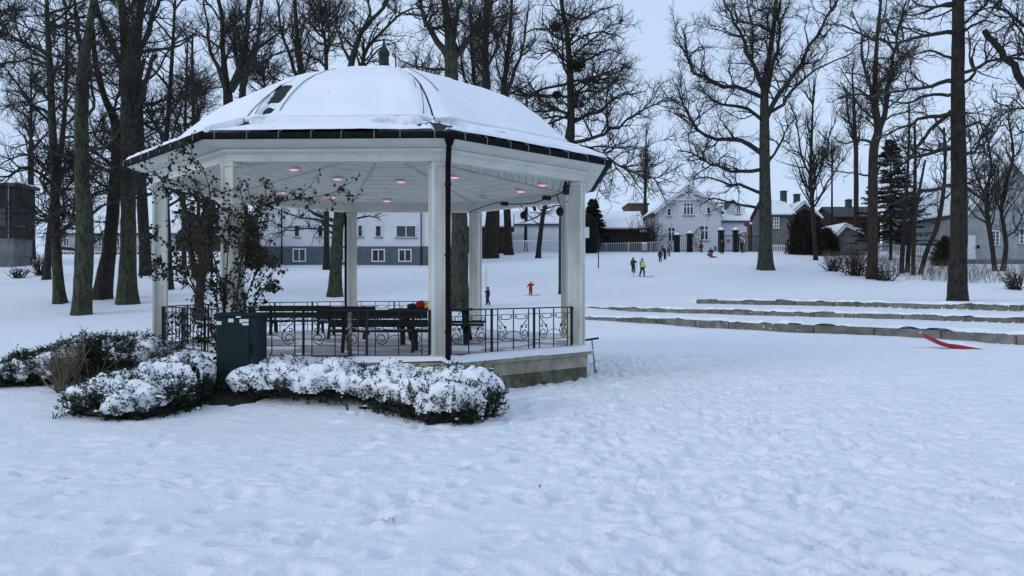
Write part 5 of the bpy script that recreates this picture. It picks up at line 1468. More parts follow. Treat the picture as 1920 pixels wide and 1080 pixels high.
def gate():
    Y = 93.6
    labs = ("leftmost dark latticed gate pillar with a snow cap", "second dark latticed gate pillar, left of the open leaf", "third dark latticed gate pillar, right of the seated person", "rightmost dark latticed gate pillar by the round sign")
    for i, (px, t, b) in enumerate(((1269, 443, 473), (1293, 440, 473), (1352, 434, 474), (1379, 434, 473))):
        x = wpx(px, Y); z0, z1 = hpx(b, Y) - .3, hpx(t, Y)
        r = empty("gate_pillar", (x, Y, z0), labs[i], "gate pillar", "gate pillars")
        w = .52
        for sx in (-1, 1):
            for sy in (-1, 1): MB().box((x + sx * w / 2, Y + sy * w / 2, (z0 + z1) / 2), (.09, .09, z1 - z0)).build("leg", M['black_iron'], r)
        n = 9
        for sy in (-1, 1):
            for j in range(n):
                za = z0 + .3 + (z1 - z0 - .35) * j / n; zb = z0 + .3 + (z1 - z0 - .35) * (j + 1) / n
                MB().beam((x - w / 2, Y + sy * w / 2, za), (x + w / 2, Y + sy * w / 2, zb), .04, .07).beam((x + w / 2, Y + sy * w / 2, za), (x - w / 2, Y + sy * w / 2, zb), .041, .071).build("lattice_bar", M['black_iron'], r)
        MB().box((x, Y, (z0 + z1) / 2 + .1), (w * .5, w * .5, z1 - z0 - .2)).build("core", M['black_iron'], r)
        MB().box((x, Y, z1 + .08), (w + .24, w + .24, .14), bev=.03).build("cap", M['black_iron'], r)
        MB().lathe([(.36, 0), (.36, .12), (.22, .28), (.08, .34)], (x, Y, z1 + .16), 8).build("cap_snow", M['snow_soft'], r)
    # open leaf of wrought branches
    rng = np.random.default_rng(8)
    def leaf(px0, px1, topl, topr, lab):
        x0, x1 = wpx(px0, Y), wpx(px1, Y); zb = hpx(472, Y)
        r = empty("gate_leaf", ((x0 + x1) / 2, Y - .1, zb), lab, "gate", "gate leaves")
        zl, zr = hpx(topl, Y), hpx(topr, Y)
        mb = MB()
        c = [(x0 + (x1 - x0) * s, Y - .1, zl + (zr - zl) * math.sin(s * math.pi / 2)) for s in np.linspace(0, 1, 10)]
        mb.tube(c, .06, 6); mb.beam((x0, Y - .1, zb + .1), (x1, Y - .1, zb + .1), .05, .08); mb.beam((x0, Y - .1, zb), (x0, Y - .1, zl), .08, .08); mb.beam((x1, Y - .1, zb), (x1, Y - .1, zr), .08, .08)
        mb.build("leaf_frame", M['black_iron'], r)
        for j in range(5):
            x = x0 + (x1 - x0) * (j + .5) / 5; zt = np.interp((j + .5) / 5, np.linspace(0, 1, 10), [q[2] for q in c])
            pts = [(x + .12 * math.sin(q * 5 + j), Y - .1, zb + .1 + (zt - zb - .15) * q) for q in np.linspace(0, 1, 9)]
            m2 = MB(); m2.tube(pts, .035, 5)
            for q in range(1, 8):
                s = (-1) ** (q + j)
                m2.tube([pts[q], (pts[q][0] + s * .13, Y - .12, pts[q][2] + .12), (pts[q][0] + s * .17, Y - .1, pts[q][2] + .30)], .022, 4)
            m2.build("iron_branch", M['black_iron'], r)
    leaf(1297, 1315, 447, 425, "open wrought iron gate leaf with branching pattern and curved top, left of the gateway")
    leaf(1385, 1398, 440, 436, "wrought iron gate leaf with branching pattern right of the rightmost pillar")
    leaf(1338, 1349, 444, 450, "narrow wrought iron gate leaf beside the third pillar") if False else None
    for px, py, lab in ((1341, 466, "grey green box by the gate behind the seated person"), (1366, 452, "small grey green box on the railing between the right pillars"), (1395, 468, "grey green box at the foot of the right gate leaf")):
        o = MB().box(PX(px, py, Y - .3), (.34, .22, .62 if py > 460 else .4), bev=.03).build("waste_box", M['mid_wall'], None)
        tag(o, lab, "box", "boxes by the gate")
    # round no parking sign
    Yg = 95
    x = wpx(1400, Yg)
    r = empty("road_sign", (x, Yg, hpx(474, Yg)), "round red and blue no parking sign on a grey post beyond the railing", "road sign")
    MB().tube([(x, Yg, hpx(475, Yg)), (x, Yg, hpx(413, Yg))], .035, 8).build("pole", M['steel'], r, smooth=True)
    def disc(rad, y, m, nm, par):
        mb = MB(); n = 24
        v = [(x + rad * math.cos(6.2832 * i / n), Yg + y, hpx(420, Yg) + rad * math.sin(6.2832 * i / n)) for i in range(n)]
        v += [(p[0], p[1] + .012, p[2]) for p in v]
        mb.add(v, [tuple(range(n)), tuple(range(2 * n - 1, n - 1, -1))] + [(i, i + n, (i + 1) % n + n, (i + 1) % n) for i in range(n)]); return mb.build(nm, m, par)
    disc(.37, -.06, M['sign_red'], "sign_rim", r); disc(.28, -.08, M['sign_blue'], "sign_face", r)
    zc = hpx(420, Yg)
    MB().beam((x - .2, Yg - .088, zc + .2), (x + .2, Yg - .088, zc - .2), .012, .075, up=(0, 0, 1)).build("slash", M['sign_red'], r)
    # notice board on the lawn edge and a thin lamp post
    Yb = YG(1208, 474) - .2
    p = PX(1208, 476, Yb)
    r = empty("notice_board", p, "grey notice board on the lawn in front of the railing fence", "notice board")
    MB().box(PX(1208, 463, Yb), (.62, .06, .80), bev=.01).build("board", M['stucco'], r)
    MB().box(PX(1208, 456, Yb) + Vector((0, -.04, .02)), (.60, .02, .12)).build("board_snow", M['snow_soft'], r)
    for s in (-1, 1): MB().box(p + Vector((s * .25, .03, .25)), (.06, .05, 1.2)).build("leg", M['steel'], r)
    Yp = YG(1122, 503)
    p = PX(1122, 503, Yp)
    r = empty("slim_pole", p, "slim dark pole standing alone on the snow before the garage", "pole")
    MB().tube([p - Vector((0, 0, .2)), PX(1122, 449, Yp)], .05, 8).build("shaft", M['black_iron'], r, smooth=True)
    MB().lathe([(.075, -.03), (.075, .03), (.02, .09)], PX(1122, 448, Yp), 8).build("cap", M['black_iron'], r)
gate()
# ------------------------------------------------------------------ people
def person(lab, px, py, H, face=0.0, J=None, jacket='navy', trousers='dark', hat='dark', boots='dark', bulk=1.0, hatz=0.0, extra=None, name="person", Y=None, skinface=True):
    """face: turn about the upright; 0 looks at the viewer"""
    Y = YG(px, py) if Y is None else Y
    foot = PX(px, py, Y)
    r = empty(name, foot, lab, "person", "people in the snow", face)
    j = dict(pelvis=(0, 0, .52), belly=(0, 0, .62), chest=(0, 0, .73), neck=(0, 0, .825), head=(0, -.01, .885), crown=(0, 0, .945),
             hipL=(.055, 0, .49), kneeL=(.065, -.015, .28), ankL=(.07, 0, .055), toeL=(.075, -.085, .025),
             hipR=(-.055, 0, .49), kneeR=(-.065, -.015, .28), ankR=(-.07, 0, .055), toeR=(-.075, -.085, .025),
             shL=(.115, 0, .785), elL=(.165, 0, .63), wrL=(.175, -.04, .49), haL=(.175, -.06, .44), thL=(.15, -.085, .465),
             shR=(-.115, 0, .785), elR=(-.165, 0, .63), wrR=(-.175, -.04, .49), haR=(-.175, -.06, .44), thR=(-.15, -.085, .465))
    rad = dict(pelvis=.09, belly=.088, chest=.098, neck=.045, head=.066, crown=.05, hip=.072, knee=.052, ank=.042, toe=.034, sh=.058, el=.044, wr=.034, ha=.032, th=.014)
    if J: j.update(J)
    keys = list(j); ix = {k: i for i, k in enumerate(keys)}
    E = [('pelvis', 'belly'), ('belly', 'chest'), ('chest', 'neck'), ('neck', 'head'), ('head', 'crown')]
    for s in 'LR':
        E += [('pelvis', 'hip' + s), ('hip' + s, 'knee' + s), ('knee' + s, 'ank' + s), ('ank' + s, 'toe' + s), ('chest', 'sh' + s), ('sh' + s, 'el' + s), ('el' + s, 'wr' + s), ('wr' + s, 'ha' + s), ('wr' + s, 'th' + s)]
    me = bpy.data.meshes.new("body")
    me.from_pydata([tuple(c * H for c in j[k]) for k in keys], [(ix[a], ix[b]) for a, b in E], [])
    o = link("body_tmp", me)
    o.modifiers.new("skin", 'SKIN')
    for k, d in zip(keys, me.skin_vertices[0].data):
        rr = rad.get(k) or rad[k[:-1]]
        b = 1.0 if k in ('head', 'crown', 'neck') else bulk
        d.radius = (rr * H * b, rr * H * b); d.use_root = (k == 'pelvis')
    sb = o.modifiers.new("sub", 'SUBSURF'); sb.levels = 2
    dg = bpy.context.evaluated_depsgraph_get()
    m2 = bpy.data.meshes.new_from_object(o.evaluated_get(dg))
    bpy.data.objects.remove(o)
    ms = [C[jacket], C[trousers], C[boots], C['skin'], C[hat]]
    m2.materials.clear()
    for m in ms: m2.materials.append(m)
    jp = np.array([j[k] for k in keys]) * H
    for p in m2.polygons:
        c = np.array(p.center)
        k = keys[int(np.argmin(((jp - c) ** 2).sum(1)))]
        b = k.rstrip('LR') if k[-1] in 'LR' else k
        p.material_index = dict(pelvis=1, hip=1, knee=1, ank=2, toe=2, head=3, crown=4, neck=0, ha=4, th=4).get(b, 0)
        p.use_smooth = True
    m2.name = "body"
    link("body", m2, r)
    hc = Vector(j['head']) * H
    # the face: eyes, nose, mouth
    if skinface:
        fm = MB()
        fm.lathe([(.006 * H, -.012 * H), (.011 * H, 0), (.004 * H, .02 * H)], hc + Vector((0, -.066 * H, -.004 * H)), 6)
        fm.build("nose", C['skin'], r, local=True)
        for s in (-1, 1): MB().lathe([(.003 * H, -.008 * H), (.010 * H, 0), (.003 * H, .008 * H)], hc + Vector((s * .026 * H, -.058 * H, .008 * H)), 6).build("eye", C['dark'], r, local=True)
        MB().box(hc + Vector((0, -.060 * H, -.032 * H)), (.03 * H, .012 * H, .006 * H)).build("mouth", C['maroon'], r, local=True)
    hm = MB()
    hm.lathe([(.074 * H, .015 * H), (.082 * H, .02 * H), (.082 * H, .04 * H), (.070 * H, .07 * H), (.040 * H, .095 * H), (.012 * H, .103 * H), (.018 * H, .115 * H), (.004 * H, .125 * H)], hc + Vector((0, .008 * H, 0)), 12)
    hm.build("hat", C[hat], r, smooth=True, local=True)
    if extra: extra(r, H)
    return r

def vest(r, H):
    mb = MB()
    mb.lathe([(.135 * H, .52 * H), (.140 * H, .60 * H), (.142 * H, .70 * H), (.125 * H, .78 * H), (.06 * H, .82 * H)], (0, 0, 0), 14)
    v = mb.build("vest", C['vest'], r, smooth=True, local=True)
    for z in (.60, .67): MB().lathe([(.1425 * H, -.008 * H), (.1445 * H, 0), (.1425 * H, .008 * H)], (0, 0, z * H), 14).build("reflective_band", M['trim'], v, local=True)

walk = dict(kneeL=(.06, -.09, .29), ankL=(.06, -.07, .07), toeL=(.06, -.155, .05), kneeR=(-.06, .02, .28), ankR=(-.065, .12, .075), toeR=(-.07, .055, .03))
arms_up = dict(elL=(.19, -.02, .70), wrL=(.22, -.05, .82), haL=(.22, -.06, .87), thL=(.195, -.07, .85), elR=(-.18, -.02, .66), wrR=(-.25, -.05, .60), haR=(-.28, -.06, .57), thR=(-.25, -.08, .575))
stoop = dict(belly=(0, -.05, .61), chest=(0, -.14, .70), neck=(0, -.21, .75), head=(0, -.26, .80), crown=(0, -.29, .855), shL=(.11, -.17, .74), elL=(.15, -.22, .60), wrL=(.14, -.27, .48), haL=(.14, -.29, .43), thL=(.12, -.31, .46),
             shR=(-.11, -.17, .74), elR=(-.15, -.22, .60), wrR=(-.14, -.27, .48), haR=(-.14, -.29, .43), thR=(-.12, -.31, .46))
sit = dict(pelvis=(0, 0, .17), belly=(0, .02, .27), chest=(0, .01, .40), neck=(0, -.01, .50), head=(0, -.03, .56), crown=(0, -.02, .62), hipL=(.06, -.03, .16), kneeL=(.09, -.22, .25), ankL=(.09, -.38, .10), toeL=(.09, -.45, .12),
           hipR=(-.06, -.03, .16), kneeR=(-.09, -.22, .25), ankR=(-.09, -.38, .10), toeR=(-.09, -.45, .12), shL=(.115, .01, .455), elL=(.17, -.08, .33), wrL=(.12, -.2, .28), haL=(.10, -.25, .28), thL=(.08, -.22, .31),
           shR=(-.115, .01, .455), elR=(-.17, -.08, .33), wrR=(-.12, -.2, .28), haR=(-.10, -.25, .28), thR=(-.08, -.22, .31))
lift = dict(elL=(.17, -.08, .66), wrL=(.15, -.19, .72), haL=(.14, -.23, .75), thL=(.12, -.22, .76))
P_navy = person("child in a navy snowsuit walking left on the slope beside the back gazebo post", 915, 573, 1.10, R_(-70), {**walk, **lift}, 'navy', 'navy', 'navy', bulk=1.15)
P_red = person("small child in a red snowsuit with a tan hat raising one arm on the slope", 995, 554, .92, R_(0), arms_up, 'red', 'red', 'tan', 'maroon', bulk=1.2)
P_green = person("child in a dark green coat standing behind the skier in the yellow vest", 1187, 511, 1.30, R_(25), lift, 'green', 'dark', 'dark', bulk=1.1)
P_vest = person("skier in a yellow high visibility vest with grey cap and shorts coming down the slope", 1204, 519, 1.52, R_(35), {**walk, 'elR': (-.19, -.06, .66), 'wrR': (-.25, -.15, .60), 'haR': (-.28, -.18, .57), 'thR': (-.25, -.2, .58)}, 'grey', 'dark', 'grey', 'navy', extra=vest)
person("child in black walking uphill, foremost of the three by the notice board", 1238, 492, 1.25, R_(170), walk, 'dark', 'dark', 'dark', bulk=1.1)
person("stooping person in dark clothes, middle of the three by the notice board", 1247, 487, 1.6, R_(-60), stoop, 'dark', 'dark', 'dark')
person("person in a bright blue jacket, hindmost of the three by the notice board", 1254, 481, 1.5, R_(150), stoop, 'blue', 'maroon', 'dark')
person("person in dark clothes standing by the open gate leaf", 1315, 474, 1.25, R_(15), None, 'dark', 'maroon', 'dark')
P_sit = person("person in dark jacket and maroon trousers sitting on a sled near the gate", 1333, 482.5, 1.65, R_(-35), sit, 'dark', 'maroon', 'grey')
person("tall person in dark clothes leaning by the third gate pillar", 1353.5, 476.5, 1.75, R_(10), None, 'dark', 'dark', 'dark')
person("person in black standing at the wrought iron leaf right of the gate", 1391, 474.5, 1.45, R_(20), lift, 'dark', 'dark', 'dark')

def skis(p, lab, L, face, spread=.18, n=2, poles=True):
    r = empty("skis", p.location, lab, "skis", "skis on the slope", face)
    for s in (-1, 1):
        mb = MB(); x = s * spread / 2
        pts = [(x, L * .45, .012), (x, 0, .016), (x, -L * .45, .012), (x, -L * .52, .05), (x, -L * .56, .11)]
        for a, b in zip(pts[:-1], pts[1:]): mb.beam(a, b, .07, .02)
        mb.build("ski", M['black_iron'], r, local=True)
skis(P_vest, "pair of dark skis under the skier in the yellow vest", 1.5, R_(70))
skis(P_red, "pair of short skis under the child in the red snowsuit", .95, R_(80))
def ski_pole(p, x, y, top, lab, tilt=(0, 0)):
    b = p.location + Vector((x, y, 0))
    r = empty("ski_pole", b, lab, "ski pole", "ski poles")
    MB().tube([(0, 0, -.05), (tilt[0], tilt[1], top)], .014, 5).build("shaft", M['black_iron'], r, local=True)
    MB().lathe([(.05, .06), (.05, .075)], (0, 0, 0), 8).build("basket", M['black_iron'], r, local=True)
ski_pole(P_vest, -.75, -.25, 1.1, "ski pole held out by the skier in the yellow vest", (.33, .1))
ski_pole(P_green, .12, -.25, 1.0, "ski pole in front of the child in the dark green coat")
q = P_navy.location
r = empty("marker_stick", q + Vector((-.14, .55, .1)), "thin dark marker stick in the snow behind the child in navy", "stick")
MB().tube([(0, 0, -.3), (.01, 0, 2.15)], .016, 6).build("stick", M['black_iron'], r, local=True)
tag(r, None, None)

def plastic_sled(p, rz, L, W, lab, snow=True, m='red_plastic', group="sleds", pitch=0.0):
    r = empty("sled", p, lab, "sled", group, rz)
    if pitch: r.rotation_euler = (0, -pitch, rz)
    n = 20; s = np.linspace(0, 1, n)
    x = (s - .5) * L; z = .05 + .25 * np.clip((.42 - s) / .42, 0, 1) ** 1.35 - .09 * np.clip((s - .5) / .5, 0, 1)
    mb = MB(); prof = [(-W / 2, .10), (-W / 2 + .02, .105), (-W / 2 + .05, .02), (-W * .2, .0), (0, .02), (W * .2, .0), (W / 2 - .05, .02), (W / 2 - .02, .105), (W / 2, .10), (W / 2 - .03, .0), (W * .2, -.02), (0, .0), (-W * .2, -.02), (-W / 2 + .03, .0)]
    k = len(prof); vs = []
    for i in range(n):
        wd = 1 - .45 * max(0, (.18 - s[i]) / .18) ** 2
        for (yy, zz) in prof: vs.append((x[i], yy * wd, z[i] + zz))
    fs = [(i * k + j, i * k + (j + 1) % k, (i + 1) * k + (j + 1) % k, (i + 1) * k + j) for i in range(n - 1) for j in range(k)]
    fs += [tuple(range(k)), tuple((n - 1) * k + j for j in range(k))[::-1]]
    mb.add(vs, fs); mb.build("shell", M[m], r, smooth=False, local=True)
    if snow:
        u = np.linspace(.12, .98, 40); v = np.linspace(-.42, .42, 16)
        U, V = np.meshgrid(u, v, indexing='ij')
        zz = np.interp(U, s, z) + .02
        t = (.13 + (fbm(U * 6, V * 6, 3, 3) - .5) * .16) * (1 - sstep(.36, .42, np.abs(V))) * sstep(.12, .3, U)
        Vv, Q = grid_mesh(np.stack([(U - .5) * L, V * W, zz], -1), np.clip(t, 0, 1), np.array([0, 0, 1.0]))
        link("sled_snow", np_mesh("sled_snow", Vv, Q, M['snow_soft']), r)
    return r
Ys = 23.0
p = PX(1784, 648, Ys); p.z = Gs(p.x, Ys) - .02
plastic_sled(p, R_(-16), 1.55, .5, "red plastic sled half full of snow lying before the lowest seating wall", pitch=R_(-3))
p = P_sit.location + Vector((.1, -.35, -.05))
plastic_sled(p, R_(35), 1.2, .5, "small dark red sled under the person sitting near the gate", snow=False)

def t_pole():
    Y = 16.3
    foot = PX(1117, 698, Y); foot.z = Gs(foot.x, Y)
    r = empty("t_handle_pole", foot, "metal pole with a T handle stuck in the snow right of the gazebo base", "pole")
    top = PX(1111, 637, Y) + Vector((0, .15, 0))
    MB().tube([foot - Vector((0, 0, .1)), top], .016, 8).build("shaft", M['steel'], r, smooth=True)
    MB().tube([top + Vector((-.15, 0, -.02)), top + Vector((.15, 0, .025))], .022, 8).build("handle", M['gutter'], r, smooth=True)
    MB().box(foot + Vector((0, 0, .02)), (.07, .05, .12), bev=.01).build("foot", M['steel'], r)
t_pole()
# ------------------------------------------------------------------ hedges, rose, scrub
def ico(sub=1):
    bm = bmesh.new(); bmesh.ops.create_icosphere(bm, subdivisions=sub, radius=1)
    v = np.array([q.co[:] for q in bm.verts]); f = np.array([[x.index for x in p.verts] for p in bm.faces]); bm.free()
    return v, f
ICO_V, ICO_F = ico(1)

def blobs(c, r, rng, flat=0.75):
    """snow lumps: squashed, uneven"""
    n = len(c); k = len(ICO_V)
    rot = rng.uniform(0, 6.283, n); co, si = np.cos(rot), np.sin(rot)
    v = ICO_V[None] * (1 + 0.28 * rng.normal(size=(n, k, 1)).clip(-1.5, 1.5)) * r[:, None, None] * np.stack([rng.uniform(.8, 1.5, n), rng.uniform(.8, 1.3, n), np.full(n, flat)], -1)[:, None]
    x = v[..., 0] * co[:, None] - v[..., 1] * si[:, None]; y = v[..., 0] * si[:, None] + v[..., 1] * co[:, None]
    V = np.stack([x, y, v[..., 2]], -1) + c[:, None]
    T = (ICO_F[None] + (np.arange(n) * k)[:, None, None]).reshape(-1, 3)
    return V.reshape(-1, 3), T

def shoots(S, D, L, rng, nl=9, leaf=0.035, wid=0.009):
    """needle clad shoots from S along D"""
    n = len(S)
    t = np.linspace(0.15, 1.0, nl)[None, :, None]
    base = S[:, None] + D[:, None] * L[:, None, None] * t
    v = rng.normal(size=(n, nl, 3)); ax = nrm(v - (v * D[:, None]).sum(-1, keepdims=True) * D[:, None])
    d = nrm(ax + D[:, None] * 0.8)
    w = nrm(np.cross(d, rng.normal(size=d.shape))) * wid
    ll = leaf * rng.uniform(.7, 1.3, (n, nl, 1))
    q = np.stack([base - w * .4, base + d * ll * .5 - w, base + d * ll, base + d * ll * .5 + w], 2)
    # the shoot's own stem
    sw = nrm(np.cross(D, rng.normal(size=D.shape))) * 0.005
    e = S + D * L[:, None]
    st = np.stack([S - sw, S + sw, e + sw * .4, e - sw * .4], 1)
    V = np.concatenate([q.reshape(-1, 3), st.reshape(-1, 3)])
    return V, np.arange(len(V)).reshape(-1, 4)

def hedge(lab, path, wid, hgt, nshoot, snow_amt, lump_n, seed, leafy=1.0, bare_front=0.0, shoot=(.12, .28), snow_side=-0.15, amt2=None):
    """path of (x, y); wid and hgt at each path point"""
    rng = np.random.default_rng(seed)
    P = np.array(path, float); k = len(P)
    ns, na = 230, 84
    s = np.linspace(0, 1, ns); sk = np.linspace(0, 1, k)
    c = catmull(np.concatenate([P, np.zeros((k, 1))], 1), ns)[:, :2]
    w = np.interp(s, sk, wid); h = np.interp(s, sk, hgt)
    endr = np.sqrt(np.clip(1 - (np.abs(s - .5) * 2) ** 10, 0.02, 1))
    w = w * endr; h = h * (0.45 + 0.55 * endr)
    T = nrm(np.gradient(c, axis=0)); N2 = np.stack([T[:, 1], -T[:, 0]], -1)      # to the viewer's side
    N2 = np.where((N2[:, 1:2] > 0), -N2, N2)
    a = np.linspace(-1.65, 1.65, na)
    gz = G(c[:, 0], c[:, 1])
    cx = c[:, None, 0] + N2[:, None, 0] * w[:, None] * np.sin(a)[None]
    cy = c[:, None, 1] + N2[:, None, 1] * w[:, None] * np.sin(a)[None]
    ca = np.cos(a)
    cz = gz[:, None] + h[:, None] * np.sign(ca)[None] * np.abs(ca)[None] ** 0.5
    S = np.stack([cx, cy, cz], -1)
    du = np.gradient(S, axis=0); dv = np.gradient(S, axis=1)
    N = nrm(np.cross(du, dv)); N = np.where((N[..., 2].mean() < 0), -N, N)
    bump = (fbm(cx * 2.2 + 3, cy * 2.2 + cz * 2.0, seed, 3) - .5) * .34 + (fbm(cx * 7, cy * 7 + cz * 6, seed + 5, 2) - .5) * .12
    S = S + N * bump[..., None]
    root = empty("hedge", (c[ns // 2][0], c[ns // 2][1], gz[ns // 2]), lab, "hedge", "snowy hedges round the gazebo")
    off = np.array(root.location)
    idx = np.arange(ns * na).reshape(ns, na)
    Q = np.stack([idx[:-1, :-1], idx[1:, :-1], idx[1:, 1:], idx[:-1, 1:]], -1).reshape(-1, 4)
    V = (S - N * 0.07)[::3, ::3]
    ix = np.arange(V.shape[0] * V.shape[1]).reshape(V.shape[:2])
    Qc = np.stack([ix[:-1, :-1], ix[1:, :-1], ix[1:, 1:], ix[:-1, 1:]], -1).reshape(-1, 4)
    link("core", np_mesh("core", V.reshape(-1, 3) - off, Qc, M['hedge_brown']), root)
    # shoots
    i = rng.integers(0, ns - 1, nshoot); j = np.clip(((rng.random(nshoot)) * (na - 1)).astype(int), 0, na - 2)
    f, g = rng.random((2, nshoot, 1))
    p = S[i, j] * (1 - f) * (1 - g) + S[i + 1, j] * f * (1 - g) + S[i, j + 1] * (1 - f) * g + S[i + 1, j + 1] * f * g
    nn = N[i, j]
    D = nrm(nn * .8 + np.array([0, 0, .55]) + rng.normal(0, .38, (nshoot, 3)))
    L = rng.uniform(shoot[0], shoot[1], nshoot)
    low = (p[:, 2] - gz[i]) / np.maximum(h[i], .1)
    L = np.where((low < .38) & (rng.random(nshoot) < .6), .05, L)
    pz = p + nn * rng.uniform(-0.09, 0.025, (nshoot, 1))
    V, Qs = shoots(pz, D, L, rng, nl=11, leaf=.058, wid=.011)
    o = link("needles", np_mesh("needles", V - off, Qs, M['yew'], smooth=False), root); o["kind"] = "stuff"
    # snow blanket
    up = np.clip(N[..., 2], 0, 1)
    nz_ = fbm(cx * 2.6, cy * 2.6 + cz * 2.2, seed + 9, 4)
    nz2 = fbm(cx * 9, cy * 9 + cz * 8, seed + 12, 3)
    am = np.interp(s, [0, 1], [snow_amt, snow_amt if amt2 is None else amt2])[:, None]
    t = (am + (up - .55) * .95 + (nz_ - .5) * 1.6 + (nz2 - .5) * .40)
    t = np.clip(t, 0, .5) * .32
    hh = (cz - gz[:, None]) / np.maximum(h[:, None], .1)
    t = t * (N[..., 2] > snow_side) * sstep(.42, .62, hh + (nz_ - .5) * .5)
    Vs, Qn = grid_mesh(S + N * .05, t, nrm(N + np.array([0, 0, .9])))
    link("snow_blanket", np_mesh("snow_blanket", Vs - off, Qn, M['snow_soft']), root)
    # lumps of snow sitting on the shoots
    want = rng.random(nshoot) < (lump_n / nshoot) * (0.25 + 1.1 * np.clip(nn[:, 2], 0, 1)) * np.clip(.4 + 1.6 * (nz_[i, j] - .3) * 2, 0, 2)
    e = pz[want] + D[want] * (L[want] * rng.uniform(.55, .95, want.sum()))[:, None]
    V, Tt = blobs(e + np.array([0, 0, .015]), rng.uniform(.012, .040, want.sum()), rng, .55)
    o = link("snow_lumps", np_mesh("snow_lumps", V - off, np.zeros((0, 4)), M['snow_soft'], tris=Tt), root); o["kind"] = "stuff"
    return root

def gp(px, Y): return (wpx(px, Y), Y)
hedge("low snow laden hedge along the front of the gazebo, ending at its right corner", [gp(462, 12.0), gp(530, 11.95), gp(640, 11.9), gp(730, 11.7), gp(800, 11.25), gp(862, 10.75), gp(902, 10.45)],
      (.42, .62, .62, .62, .62, .58, .48), (.11, .21, .24, .28, .34, .40, .40), 3600, .54, 450, 5, amt2=.42)
hedge("snow laden hedge left of the green cabinet, running towards the viewer", [gp(384, 11.85), gp(335, 11.7), gp(275, 11.3), gp(215, 10.9), gp(170, 10.6)],
      (.50, .70, .75, .68, .45), (.27, .36, .40, .38, .30), 3600, .42, 500, 6)
hedge("darker green hedge at the left of the gazebo with only a dusting of snow", [gp(8, 13.6), gp(70, 13.7), gp(150, 13.9), gp(225, 14.0), gp(290, 13.6)],
      (.45, .6, .75, .85, .8), (.26, .38, .50, .58, .55), 5500, -.08, 500, 7, shoot=(.12, .32))

def leaves_on(P, rng, per, size, spread):
    m, k, _ = P.shape
    bi = np.repeat(np.arange(m), per); n = len(bi)
    t = rng.random(n) * (k - 1); i = np.clip(t.astype(int), 0, k - 2); w = (t - i)[:, None]
    S = P[bi, i] * (1 - w) + P[bi, i + 1] * w + rng.normal(0, spread, (n, 3))
    d = nrm(rng.normal(size=(n, 3)) + np.array([0, 0, -.5])); L = rng.uniform(.6, 1.3, (n, 1)) * size
    u = nrm(np.cross(d, rng.normal(size=(n, 3)))) * L * .36
    f = np.cross(d, nrm(u)) * L * .10
    V = np.stack([S, S + d * L * .3 - u + f, S + d * L * .75 - u * .7 + f, S + d * L, S + d * L * .75 + u * .7 + f, S + d * L * .3 + u + f], 1)
    b = (np.arange(n) * 6)[:, None]
    Q = np.concatenate([b + np.array([[0, 1, 2, 3]]), b + np.array([[0, 3, 4, 5]])])
    return V.reshape(-1, 3), Q

def rose():
    rng = np.random.default_rng(17)
    Y = 12.55
    canes = [[(430, 700), (424, 620), (422, 560), (427, 480), (432, 420), (438, 392)],
             [(425, 690), (415, 620), (405, 560), (392, 490), (388, 430), (394, 375), (388, 335), (370, 300), (336, 280)],
             [(428, 690), (420, 590), (408, 520), (385, 450), (392, 390), (372, 362), (330, 340), (295, 330), (262, 308)],
             [(434, 690), (440, 600), (448, 520), (455, 460), (462, 420), (480, 392), (520, 378), (570, 372), (612, 365), (646, 352)],
             [(436, 690), (452, 600), (468, 540), (490, 500), (508, 492), (512, 515)], [(430, 680), (450, 620), (475, 570), (500, 540), (515, 542)],
             [(420, 680), (395, 600), (360, 540), (325, 500), (295, 495), (270, 512)], [(418, 670), (385, 590), (345, 500), (310, 455), (280, 440)],
             [(424, 690), (405, 640), (380, 600), (350, 590), (322, 600)], [(425, 640), (440, 560), (470, 480), (492, 430), (498, 400)],
             [(415, 660), (390, 640), (350, 640), (320, 620)], [(422, 560), (400, 480), (378, 420), (350, 400), (318, 395)]]
    root = empty("climbing_rose", PX(428, 690, Y), "tangled climbing rose with dark and brown leaves on the left front post", "climbing shrub")
    off = np.array(root.location)
    P, R = [], []
    for c in canes:
        sl = rng.uniform(-.35, .6)
        pts = [np.array(PX(x, y, Y + sl * i / len(c) + rng.normal(0, .04))) for i, (x, y) in enumerate(c)]
        P.append(catmull(pts, 14)); R.append(np.linspace(.016, .005, 14))
        V, Q = tubes(P[-1][None], R[-1][None], 6, rng)
        link("cane", np_mesh("cane", V - off, Q, M['limb']), root)
    P = np.stack(P); R = np.stack(R)
    A, AR = sprout(rng, P, R, 6.5, .2, 1.0, .25, .15, .6, (25, 80), 6, .3, .05, .003, .02)
    B, BR = sprout(rng, A, AR, 5, .1, 1.0, .5, .08, .25, (25, 70), 4, .3, 0, .002, .015)
    V, Q = join([tubes(A, AR, 4, rng), tubes(B, BR, 3, rng)])
    o = link("side_shoots", np_mesh("side_shoots", V - off, Q, M['limb']), root); o["kind"] = "stuff"
    V, Q = leaves_on(A, rng, 7, .072, .025); V2, Q2 = leaves_on(P, rng, 30, .072, .04)
    V, Q = join([(V, Q), (V2, Q2)])
    o = link("leaves", np_mesh("leaves", V - off, Q, M['leaf'], smooth=False), root); o["kind"] = "stuff"
    V, Q = leaves_on(B, rng, 3, .06, .025)
    o = link("brown_leaves", np_mesh("brown_leaves", V - off, Q, M['leaf_brown'], smooth=False), root); o["kind"] = "stuff"
rose()

